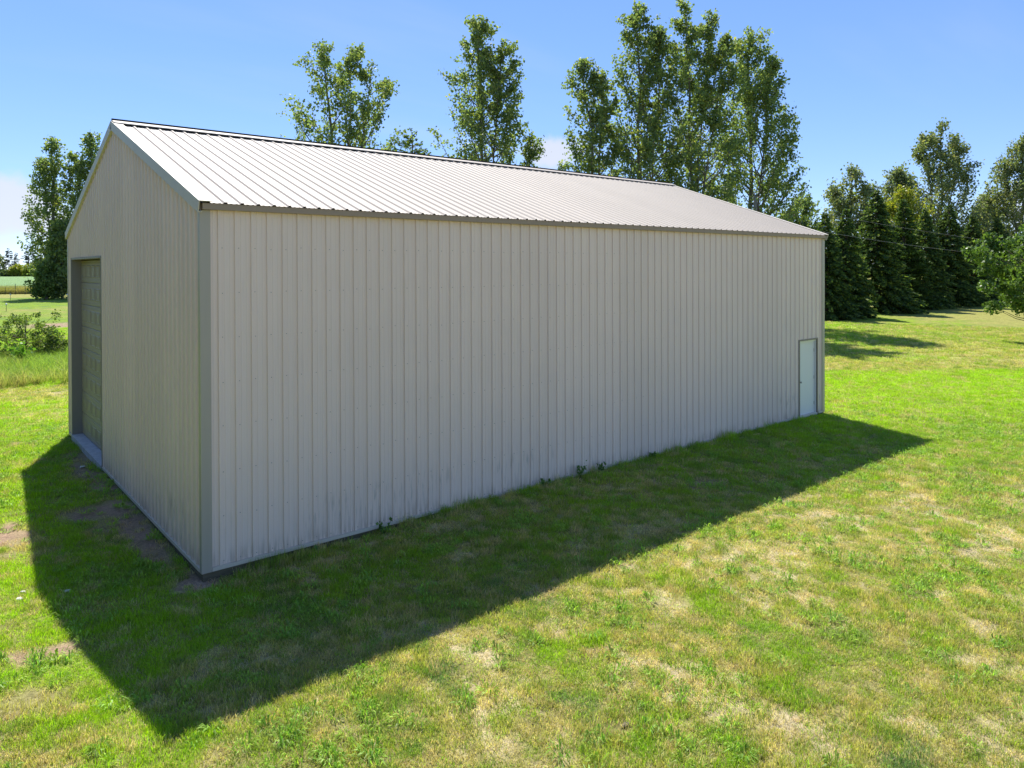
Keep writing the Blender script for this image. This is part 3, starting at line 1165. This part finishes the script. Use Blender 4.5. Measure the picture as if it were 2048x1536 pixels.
# walk door
mb = MB()
for a, b in ((WD0-.03, WD0+.012), (WD1-.012, WD1+.03)):
    mb.box(a, b, -.026, .11, .0, WDH+.03)
mb.box(WD0+.0125, WD1-.0125, -.026, .11, WDH-.012, WDH+.03)
fr = mb.obj('door_frame', M_FRAME, barn)
mb = MB()
for a, b in ((WD0+.0125, WD0+.05), (WD1-.05, WD1-.0125)):
    mb.box(a, b, .014, .108, .012, WDH-.014)
mb.box(WD0+.0505, WD1-.0505, .014, .108, WDH-.05, WDH-.014)
mb.obj('door_stop', M_WHITE, barn)
mb = MB()
mb.box(WD0+.053, WD1-.053, .055, .10, .035, WDH-.054)
wd = mb.obj('walk_door', M_WHITE, barn)
mb = MB()
kc = np.array([WD0+.125, .055, .96])
mb.tube([kc+(0, -d, 0) for d in (0, .006, .0065, .03, .034, .045, .058, .064)], [.032, .032, .012, .012, .022, .029, .025, .010], 12)
mb.obj('door_knob', M_KNOB, wd, smooth=True)
for z in (.3, 1.03, 1.8):
    mb = MB()
    mb.box(WD1-.062, WD1-.050, .046, .0545, z-.05, z+.05)
    mb.obj('hinge', M_KNOB, wd)
mb = MB()
mb.box(WD0+.013, WD1-.013, -.03, .11, -.02, .03)
mb.obj('threshold', M_BASE, barn)


# ---------------------------------------------------------------- trees
def unit(v):
    return v/(np.linalg.norm(v, axis=-1, keepdims=True)+1e-9)


def leaves(P, size, g, mat, name, parent, asp=.85, up=0.0, kgon=4):
    """one small kite (or lobed) face per point"""
    n = len(P)
    d = unit(g.normal(0, 1, (n, 3))+np.array([0, 0, -up]))
    e = unit(np.cross(d, g.normal(0, 1, (n, 3))))
    nrm = np.cross(d, e)
    s = (size*g.uniform(.65, 1.35, n))[:, None]
    if kgon == 4:
        V = np.stack([P-d*s*.5, P+e*s*.5*asp+nrm*s*.08, P+d*s*.55, P-e*s*.5*asp+nrm*s*.08], 1)
    else:
        V = np.stack([P-d*s*.5, P-d*s*.12+e*s*.5, P+d*s*.1+e*s*.22, P+d*s*.6, P+d*s*.1-e*s*.22, P-d*s*.12-e*s*.5], 1)
    return link_mesh(name, quads_mesh(name, V, mat), None, parent)


def curve(a, b, bow, n=5):
    t = np.linspace(0, 1, n)[:, None]
    return a*(1-t)+b*t+np.asarray(bow)*(4*t*(1-t))


def poplar(name, label, px, depth, top, hw, group, seed, tops=((0, 0),), z_low=2.0, nbr=60, nleaf=7000, leaf=.15, mat=M_POP, full=1.0,
           steep=1.5, lean=0.0, belly=.42, bark=M_BARK, spread=.17, trunk_r=.19):
    g = np.random.default_rng(seed)
    x, y = spot(px, depth)
    H = height(top, depth)
    Rm = hw/FPX*depth*1.18
    nleaf = int(nleaf*2.1)
    nbr = int(nbr*1.25)
    o = empty(name, (x, y, float(ground_z(np.array([x]), np.array([y]))[0])), label, 'tree', group)
    side = _r                                            # picture-right as a horizontal world direction, for leaning tops
    mb = MB()
    axes = []
    for k, (dx, dh) in enumerate(tops):
        hh = H-dh/FPX*depth
        off = side*(dx/FPX*depth)
        zs = np.linspace(0, hh, 9)
        f = (zs/hh)
        base = np.stack([off[0]*np.clip((f-.22)/.78, 0, 1)**.9, off[1]*np.clip((f-.22)/.78, 0, 1)**.9, zs], -1)
        base[1:-1, :2] += g.normal(0, .10, (7, 2))
        r0 = trunk_r if k == 0 else trunk_r*.5
        rad = r0*(1-f)**.9+.015
        if k:
            s0 = 2
            mb.tube(base[s0:], rad[s0:], 5)
        else:
            mb.tube(base, rad, 7)
        axes.append((base, hh))
    P = []
    per = max(4, int(nleaf/nbr))
    ga = g.random()*6.28
    for i in range(nbr):
        base, hh = axes[i % len(axes)]
        f = (i+.5)/nbr
        ze = z_low+(hh-z_low)*(.06+.93*f**.9)+g.normal(0, .25)
        ze = min(ze, hh-.1)
        t = (ze-z_low)/(hh-z_low)
        prof = (t/belly)**.55 if t < belly else ((1-t)/(1-belly))**.72
        prof = max(prof, .16)
        R = Rm*prof*g.uniform(.55, 1.08)*(1 if len(axes) == 1 else .88)
        ga += 2.39996+g.normal(0, .35)
        drop = min(R*steep*g.uniform(.8, 1.2), ze*.75)
        zs = max(ze-drop, .4)
        def axat(z):
            return np.array([np.interp(z, base[:, 2], base[:, 0]), np.interp(z, base[:, 2], base[:, 1]), z])
        a = axat(zs)
        c = axat(min(ze, hh))
        e = np.array([c[0]+R*math.cos(ga), c[1]+R*math.sin(ga), ze])
        bow = np.array([math.cos(ga)*R*.13, math.sin(ga)*R*.13, -drop*.06])
        cv = curve(a, e, bow, 6)
        ln = np.linalg.norm(e-a)
        mb.tube(cv, np.linspace(.016+.010*ln, .006, 6), 4)
        # twigs up the branch, leaves round the twigs
        nt_ = max(3, int(3+ln*1.5))
        npt = max(2, per//nt_)
        for q in range(nt_):
            tt = g.uniform(.22, 1.0)**.8
            k = tt*5
            i0 = min(int(k), 4)
            s_ = cv[i0]+(cv[i0+1]-cv[i0])*(k-i0)
            tl = g.uniform(.3, .95)*(1.15-.4*tt)*(.6+.25*min(Rm, 3.5))
            dv_ = unit(np.array([math.cos(ga), math.sin(ga), 1.0])+g.normal(0, .7, 3))
            m_ = int(npt*g.uniform(.6, 1.4)*full)
            u = g.random((m_, 1))
            P.append(s_+dv_*tl*u+g.normal(0, spread, (m_, 3))*(.6+.6*(1-u)))
    for base, hh in axes:                                # leaf sprays along the leaders
        m_ = int(nleaf*.05/len(axes))
        z = hh-(hh*.35)*g.random(m_)**1.4
        pts = np.stack([np.interp(z, base[:, 2], base[:, 0]), np.interp(z, base[:, 2], base[:, 1]), z], -1)
        P.append(pts+g.normal(0, .16, (m_, 3)))
    mb.obj('trunk', bark, o, smooth=True)
    leaves(np.concatenate(P), leaf, g, mat, 'crown', o, up=.4)
    return o


GP = 'poplars standing behind the barn'
poplar('poplar_tree', 'sparse spreading poplar left of the other poplars, above the middle of the barn roof', 685, 45, 84, 112, GP, 11, tops=((-40, 0), (20, 10), (62, 40)), nbr=76, nleaf=9200, leaf=.165, full=1.0, belly=.5, z_low=5)
poplar('poplar_tree', 'single full pointed poplar with sky on both sides, above the roof ridge', 968, 46, 36, 106, GP, 12, tops=((-6, 0), (38, 60)), nbr=96, nleaf=11500, leaf=.168, belly=.38, z_low=4)
poplar('poplar_tree', 'small low poplar right beside the single pointed poplar, barely over the ridge', 1062, 46, 277, 34, GP, 13, nbr=34, nleaf=1700, leaf=.15, z_low=3, belly=.5)
poplar('poplar_tree', 'shortest, left-leaning poplar at the left end of the tall clump', 1195, 46, 118, 70, GP, 14, tops=((-25, 0), (8, 35)), nbr=72, nleaf=7200, leaf=.168, belly=.4, z_low=3)
poplar('poplar_tree', 'tall yellow-tinged poplar second from the left in the tall clump', 1292, 46, 14, 92, GP, 15, tops=((-18, 0), (30, 45)), nbr=104, nleaf=12000, leaf=.168, belly=.42, z_low=3)
poplar('poplar_tree', 'tall poplar with a clear pale trunk in the middle of the tall clump', 1385, 47, 15, 88, GP, 16, tops=((-10, 0), (32, 12), (66, 62)), nbr=104, nleaf=12500, leaf=.168, belly=.45, z_low=4)
poplar('poplar_tree', 'broad poplar at the right end of the tall clump, widest near its foot', 1502, 51, 70, 122, GP, 17, tops=((0, 0), (44, 45)), nbr=116, nleaf=15000, leaf=.168, belly=.3, z_low=2)
GL = 'tall poplars at the far left edge of the yard'
poplar('poplar_tree', 'tall open poplar nearest the left edge, its trunk showing, beside the gable', 108, 106, 274, 52, GL, 21, tops=((0, 0), (-22, 40)), nbr=80, nleaf=4300, leaf=.33, belly=.3, z_low=1.5, spread=.36, trunk_r=.35, steep=1.2)
poplar('poplar_tree', 'denser poplar touching the left roof slope of the barn', 182, 107, 263, 52, GL, 22, tops=((0, 0), (-30, 45)), nbr=85, nleaf=5600, leaf=.33, belly=.35, z_low=1.5, spread=.38, trunk_r=.35, steep=1.2)
poplar('young_tree', 'dense dark undergrowth tree at the foot of the tall poplars, beside the gable', 124, 103, 445, 34, None, 23, nbr=55, nleaf=4300, leaf=.36, belly=.35, z_low=.4, spread=.45, steep=.7)
poplar('young_tree', 'low yellow-green young tree at the left foot of the tall open poplar', 92, 101, 530, 24, None, 24, nbr=30, nleaf=2200, leaf=.3, belly=.4, z_low=.2, spread=.35, steep=.6, mat=M_BUSH)
def copy_tree(src, x, y, rz, sc, label, group):
    r = src.copy()
    COL.objects.link(r)
    r.location = (x, y, -.05)
    r.rotation_euler = (0, 0, rz)
    r.scale = (sc, sc, sc)
    r['label'] = label
    r['group'] = group
    for ch in src.children:
        c = ch.copy()
        COL.objects.link(c)
        c.parent = r
    return r


GR = 'grey-green poplars beyond the spruce row'
poplar('poplar_tree', 'high rounded poplar rising alone above the spruces on the right', 1882, 88, 255, 78, GR, 31, tops=((0, 0), (-38, 18), (34, 22)), nbr=84, nleaf=8200, leaf=.27, belly=.45, z_low=4, spread=.34, mat=M_POP2)
poplar('poplar_tree', 'poplar cut by the right edge, above the broadleaf lawn tree', 2045, 86, 282, 82, GR, 32, tops=((0, 0), (-36, 50)), nbr=84, nleaf=7600, leaf=.26, belly=.4, z_low=4, spread=.34, mat=M_POP2)
poplar('poplar_tree', 'low rounded poplar with a few yellow leaves just right of the barn roof end', 1700, 84, 338, 58, GR, 33, tops=((0, 0), (-28, 45), (35, 35)), nbr=60, nleaf=6400, leaf=.26, belly=.5, z_low=4, spread=.36, mat=M_POP2)
poplar('poplar_tree', 'low poplar in the gap left of the high rounded poplar', 1795, 86, 345, 48, GR, 34, nbr=50, nleaf=5000, leaf=.26, belly=.5, z_low=4, spread=.36, mat=M_POP2)
poplar('poplar_tree', 'small dark poplar between the high rounded poplar and the right edge', 1972, 92, 400, 42, GR, 35, nbr=44, nleaf=3800, leaf=.27, belly=.5, z_low=3, spread=.36, mat=M_POP2)
poplar('young_tree', 'bushy young tree filling the gap between the poplar clump and the spruces', 1608, 62, 405, 62, None, 36, tops=((0, 0), (-40, 20)), nbr=50, nleaf=6500, leaf=.2, belly=.5, z_low=.6, spread=.28)
poplar('yellow_tree', 'bright yellow-green tree showing above the spruce row', 1805, 79, 384, 52, None, 37, nbr=40, nleaf=5200, leaf=.22, belly=.6, z_low=1, spread=.33, mat=M_YEL)


def conifer(name, label, px, depth, top, hw, group, seed, mat=M_SPR, droop=.22, gap=.27, whorl=13, tw=.36, dens=1.0, z0=.15, pw=.8, upturn=0.0):
    g = np.random.default_rng(seed)
    x, y = spot(px, depth)
    H = height(top, depth)
    R = hw/FPX*depth*1.15
    o = empty(name, (x, y, float(ground_z(np.array([x]), np.array([y]))[0])), label, 'tree', group)
    mb = MB()
    mb.tube([(0, 0, z) for z in np.linspace(0, H, 7)], np.linspace(.022*H, .012, 7), 6)
    Q = []
    z = z0
    while z < H-.1:
        f = 1-z/H
        ln0 = R*max(f, .03)**pw
        for k in range(whorl):
            an = g.random()*6.283
            ln = ln0*g.uniform(.68, 1.12)
            d = np.array([math.cos(an), math.sin(an), 0])
            zz = z+g.uniform(-.5, .5)*gap
            tip = np.array([d[0]*ln, d[1]*ln, zz-droop*ln+upturn*ln])
            a = np.array([0, 0, zz])
            if zz > H: continue
            mid = (a+tip)/2+np.array([0, 0, .04*ln])
            mb.tube([a, mid, tip], [.012+.006*ln, .008+.003*ln, .004], 3)
            n = max(4, int(ln/tw*7.5*dens))
            t = g.uniform(.12, 1.04, n)**.75
            c = a+(mid-a)*np.minimum(t*2, 1)[:, None]+(tip-mid)*np.maximum(t*2-1, 0)[:, None]
            side = np.array([-d[1], d[0], 0])
            sg = g.choice([-1, 1], n)
            wmax = .10+.30*ln*(1.05-t)*.8
            dirv = unit(side*(sg*g.uniform(.3, 1, n))[:, None]+d*g.uniform(.5, 1.1, n)[:, None]+np.array([0, 0, 1])*g.normal(-.25+upturn, .3, n)[:, None])
            lw = np.minimum(wmax, tw*1.6)*g.uniform(.7, 1.3, n)
            wv = unit(np.cross(dirv, g.normal(0, 1, (n, 3))))*(tw*.19*g.uniform(.7, 1.4, n))[:, None]
            s0 = c+g.normal(0, .03, (n, 3))
            e0 = s0+dirv*np.maximum(lw, tw*.5)[:, None]
            Q.append(np.stack([s0-wv*.5, s0+wv*.5+dirv*0.0, e0*.5+s0*.5+wv, e0, e0*.5+s0*.5-wv], 1)[:, [0, 1, 2, 3, 4]])
        z += gap*(.75+.5*f)
    mb.obj('trunk', M_DBARK, o)
    link_mesh('crown', quads_mesh('crown', np.concatenate(Q), mat), None, o)
    return o


GS = 'dark spruces in the dense row right of the barn'
conifer('spruce_tree', 'dark spruce partly hidden by the right corner of the barn', 1650, 58, 425, 62, GS, 41)
conifer('spruce_tree', 'dark spruce beside the barn corner, casting its shade onto the dry lawn', 1692, 60, 418, 60, GS, 42)
conifer('spruce_tree', 'tallest pointed spruce of the row with layered light-tipped branches', 1752, 66, 380, 78, GS, 43, dens=1.15, droop=.16)
conifer('spruce_tree', 'soft bright-needled conifer between the tallest spruce and its right neighbour', 1808, 70, 402, 58, GS, 44, mat=M_LARCH, upturn=.35)
conifer('spruce_tree', 'spruce with a pale-green right flank, right of the soft bright conifer', 1850, 72, 420, 56, GS, 45)
conifer('spruce_tree', 'broad dark spruce under the high rounded poplar', 1898, 76, 408, 64, GS, 46)
conifer('spruce_tree', 'dark spruce just left of the broadleaf lawn tree', 1946, 79, 432, 58, GS, 47)
conifer('spruce_tree', 'spruce mostly covered by the broadleaf lawn tree', 1996, 82, 440, 58, GS, 48)
_src = [o for o in COL.objects if o.get('group') == GS][:3]
for k in range(24):
    copy_tree(_src[k % 3], -16.5-.9*(k % 2)-.12*k, -16+3.3*k, 1.3*k+.4, 1.2+.07*(k % 3), 'unseen dark spruce added in a row to shade the gable end of the barn', 'unseen spruces added to shade the gable end').name = 'added_shade_spruce'  # guessed row outside the frame, added to keep sky light off the gable
conifer('pine_tree', 'pine with thin upturned branches peeking over the ridge between two poplars', 826, 41, 264, 105, None, 49, mat=M_SPR, droop=-.10, gap=.42, whorl=7, tw=.2, dens=.6, upturn=.28, pw=.5)


def broadleaf(name, label, cat, px, depth, top, bot, hw, seed, mat, leaf, nleaf, ncl, kgon=4, group=None, trunk_z=None, cl_r=.55, tr=.13, bark=M_DBARK, squash=1.0):
    g = np.random.default_rng(seed)
    x, y = spot(px, depth)
    zt, zb = height(top, depth), height(bot, depth)
    R = hw/FPX*depth
    o = empty(name, (x, y, float(ground_z(np.array([x]), np.array([y]))[0])), label, cat, group)
    mb = MB()
    zc, hz = (zt+zb)/2, (zt-zb)/2
    mb.tube([(0, 0, -.1), (.05, .02, zb*.5+.1), (0, .05, zc), (.05, 0, zt-.3*hz)], [tr*1.3, tr, tr*.7, tr*.15], 8)
    P = []
    for i in range(ncl):
        v = unit(g.normal(0, 1, 3))
        rr = g.uniform(.35, 1.0)**.5
        lump = 1+.16*math.sin(3*v[0]*2.1+seed)+.14*math.sin(5*v[2]+2*v[1]*3)
        c = np.array([v[0]*R*rr*lump, v[1]*R*rr*lump, zc+v[2]*hz*rr*lump*squash])
        c[2] = max(c[2], .15)
        s_ = np.array([0, 0, max(zb*.8, min(c[2]-.3*hz, zc))])
        if i % 2 == 0:
            cv = curve(s_, c, (0, 0, -.1*R), 4)
            mb.tube(cv, np.linspace(tr*.32, .006, 4), 4)
        m_ = int(nleaf/ncl*g.uniform(.5, 1.5))
        q = g.normal(0, 1, (m_, 3))
        q = unit(q)*(g.random((m_, 1))**.5)
        P.append(c+q*np.array([1, 1, .75])*cl_r*g.uniform(.6, 1.25))
    mb.obj('trunk', bark, o, smooth=True)
    PP = np.concatenate(P)
    PP = PP[PP[:, 2] > .05]
    leaves(PP, leaf, g, mat, 'crown', o, kgon=kgon, up=.6)
    return o


broadleaf('maple_tree', 'leafy lawn tree with lobed leaves cut by the right edge of the picture', 'tree', 2130, 40, 452, 640, 150, 61, M_MAPLE, .165, 30000, 260, kgon=6, cl_r=.55)
broadleaf('shrub', 'open leafy shrub standing in tall weeds left of the barn', 'shrub', 50, 34, 615, 708, 74, 62, M_BUSH, .085, 4600, 120, cl_r=.26, tr=.04)
broadleaf('shrub', 'low dense shrub beside the taller open shrub, nearest the barn corner', 'shrub', 104, 34, 658, 712, 30, 63, M_BUSH, .085, 2400, 50, cl_r=.24, tr=.03)

# far trees beyond the crop field
GF = 'distant trees beyond the crop field'
FAR = [('pine', 'distant dark pine with an irregular top, second clump from the left edge', 18, 380, 494, 15),
       ('pine', 'distant broad dark pine next to the tall poplar by the gable', 58, 385, 487, 17),
       ('pine', 'distant thin grey-green pine between the two dark pines', 33, 400, 502, 9),
       ('leaf', 'distant round pale tree at the very left edge', -6, 378, 502, 15),
       ('leaf', 'distant low bush-like tree below the irregular dark pine', 10, 370, 538, 14),
       ('leaf', 'distant round mid-green tree in the middle of the far tree line', 36, 370, 524, 12),
       ('leaf', 'distant yellow-green tree just left of the tall poplar', 62, 368, 524, 11),
       ('leaf', 'distant small dark tree between two paler round ones', 48, 372, 532, 9),
       ('leaf', 'distant tree half hidden by the left side of the tall poplar', 84, 374, 515, 14),
       ('leaf', 'distant tree behind the trunk of the tall poplar', 112, 376, 518, 16),
       ('leaf', 'distant tree right beside the barn gable wall', 136, 376, 515, 14)]
for i, (k, lab, px, d, top, hw) in enumerate(FAR):
    if k == 'pine':
        conifer('pine_tree', lab, px, d, top, hw, GF, 70+i, mat=M_FARP, gap=1.1, whorl=6, tw=1.3, droop=.05, upturn=.12, pw=.6, z0=2)
    else:
        broadleaf('distant_tree', lab, 'tree', px, d, top, 556, hw, 70+i, (M_FAR, M_YEL, M_FAR, M_POP2)[i % 4] if 'yellow' not in lab else M_YEL, .85, 1500, 40, group=GF, cl_r=1.7, tr=.3)


# ---------------------------------------------------------------- pole, wires, fence, stakes, stones, weeds
def pole_mesh(h):
    mb = MB()
    mb.tube([(0, 0, -.5), (0, 0, h*.5), (0, 0, h)], [.16, .145, .125], 10)
    return mb


ux, uy = spot(1511, 50)
UH = height(391, 50)
up = empty('utility_pole', (ux, uy, 0), 'grey weathered wooden utility pole top showing above the right end of the roof', 'pole')
pole_mesh(UH).obj('shaft', M_POLE, up, smooth=True)
for z in (UH-.35, UH-1.75):
    mb = MB()
    mb.tube([(.12, -.02, z), (.26, -.05, z)], [.035, .035], 6)
    mb.obj('insulator', M_CAP, up)
ex, ey = spot(2330, 84)
EH = height(500, 84)
up2 = empty('utility_pole', (ex, ey, 0), 'wooden utility pole beyond the broadleaf lawn tree at the far right', 'pole')
pole_mesh(EH).obj('shaft', M_POLE, up2, smooth=True)


def wire(a, b, sag, label):
    mb = MB()
    t = np.linspace(0, 1, 24)
    a, b = np.array(a), np.array(b)
    pts = [a*(1-k)+b*k-np.array([0, 0, 4*sag*k*(1-k)]) for k in t]
    mb.tube(pts, [.0065]*24, 4)
    tag(mb.obj('power_line', M_WIRE), label, 'wire', 'power lines crossing in front of the spruces')


wire((ux+.2, uy-.05, UH-.35), (ex, ey, EH-.25), 1.1, 'upper thin power line crossing in front of the spruces')
wire((ux+.2, uy-.05, UH-1.75), (ex, ey, EH-1.35), 1.1, 'lower thin power line crossing in front of the spruces')

# wire fence along the field edge
fx, fy = spot(-70, 121)
gx, gy = spot(150, 121)
fence = empty('wire_fence', (fx, fy, 0), 'low wire fence on thin posts along the near edge of the crop field', 'fence')
dvec = np.array([gx-fx, gy-fy])
for k in range(12):
    p = dvec*(k/11)
    mb = MB()
    tall = 1.75 if k == 5 else 1.25
    mb.tube([(p[0], p[1], -.1), (p[0]+.02, p[1], tall)], [.05, .045], 6)
    mb.obj('post', M_STAKE, fence)
for z in (.35, .75, 1.15):
    mb = MB()
    mb.tube([(0, 0, z), (dvec[0], dvec[1], z)], [.008, .008], 4)
    mb.obj('wire', M_WIRE, fence)


def stake(px, depth, h, label):
    x, y = spot(px, depth)
    o = empty('garden_stake', (x, y, float(ground_z(np.array([x]), np.array([y]))[0])), label, 'stake', 'white-capped stakes in the back yard')
    mb = MB()
    mb.tube([(0, 0, -.1), (0, 0, h)], [.025, .022], 6)
    mb.obj('rod', M_STAKE, o)
    mb = MB()
    mb.tube([(0, 0, h-.02), (0, 0, h+.05), (0, 0, h+.13), (0, 0, h+.17)], [.07, .09, .085, .03], 8)
    mb.obj('cap', M_CAP, o, smooth=True)


stake(20.5, 98, .75, 'white-capped stake by the tree shade at the far left')
stake(12, 72, .65, 'white-capped stake standing behind the open leafy shrub')
stake(133.5, 101, .6, 'white-capped stake close to the barn gable, in the tree shade')


def stone(px_, py_, x, y, r, label, flat=.4, mat=M_ROCK, name='stone', cat='stone'):
    g = np.random.default_rng(int(px_))
    import bmesh
    bm = bmesh.new()
    bmesh.ops.create_icosphere(bm, subdivisions=2, radius=1)
    for v in bm.verts:
        k = 1+g.normal(0, .12)
        v.co = Vector((v.co.x*r*k*1.3, v.co.y*r*k*.8, v.co.z*r*flat*k))
    me = bpy.data.meshes.new(name)
    bm.to_mesh(me)
    bm.free()
    me.materials.append(mat)
    z = float(ground_z(np.array([x]), np.array([y]))[0])
    o = link_mesh(name, me, None, None, (x, y, z+r*flat*.6+.012))
    o.rotation_euler = (0, 0, g.random()*6)
    return tag(o, label, cat, 'pale stones lying in the grass')


stone(40, 1190, -2.01, .82, .04, 'pale stone in the sunlit grass at the left edge')
stone(135, 1173, -1.5, .71, .036, 'pale stone just inside the shadow edge of the barn', .5)
stone(168, 931, -.30, 7.24, .055, 'pale stone in the bare soil in front of the overhead door', .35)
stone(60, 1175, -1.95, 1.05, .025, 'small pale stone close to a larger one at the left edge')
stone(1252, 1441, 1.99, -5.82, .032, 'small brownish stone alone in the dry foreground grass', .5, M_WOOD)


def weed(x, y, h, n, label, mat=M_WEED, size=.055, grp='weeds growing along the barn wall', spread=.16):
    g = np.random.default_rng(int(x*100)+5)
    o = empty('weed_plant', (x, y, float(ground_z(np.array([x]), np.array([y]))[0])), label, 'weed', grp)
    mb = MB()
    P = []
    for k in range(max(3, n//14)):
        a = g.random()*6.283
        tip = np.array([math.cos(a)*spread*g.uniform(.3, 1), math.sin(a)*spread*g.uniform(.3, 1), h*g.uniform(.6, 1.05)])
        if grp.endswith('wall'):
            tip[1] = -abs(tip[1])*.8
        mb.tube(curve(np.zeros(3), tip, (0, 0, .05*h), 4), [.006, .005, .004, .002], 4)
        u = g.uniform(.25, 1.05, (14, 1))
        P.append(tip*u+g.normal(0, .03, (14, 3))*(h/.3))
    mb.obj('stem', mat, o)
    leaves(np.concatenate(P), size, g, mat, 'foliage', o, up=-.4)


weed(2.75, -.12, .2, 50, 'leafy weed against the barn wall, nearest the front corner')
weed(7.15, -.12, .26, 60, 'tallest leafy weed at the middle of the barn wall')
weed(7.75, -.12, .2, 40, 'low weed just right of the tallest one at the barn wall')
weed(6.2, -.12, .14, 30, 'small weed just left of the tallest one at the barn wall')
weed(9.4, -.11, .13, 28, 'small weed at the barn wall, farthest towards the white door')
weed(1.7, -.09, .09, 20, 'tiny weed at the base trim near the barn corner')
wx, wy = spot(35, 31)
weed(wx, wy, 1.05, 200, 'bright light-green weed in front of the open leafy shrub', M_WEED2, .16, 'tall weeds by the shrub', .45)
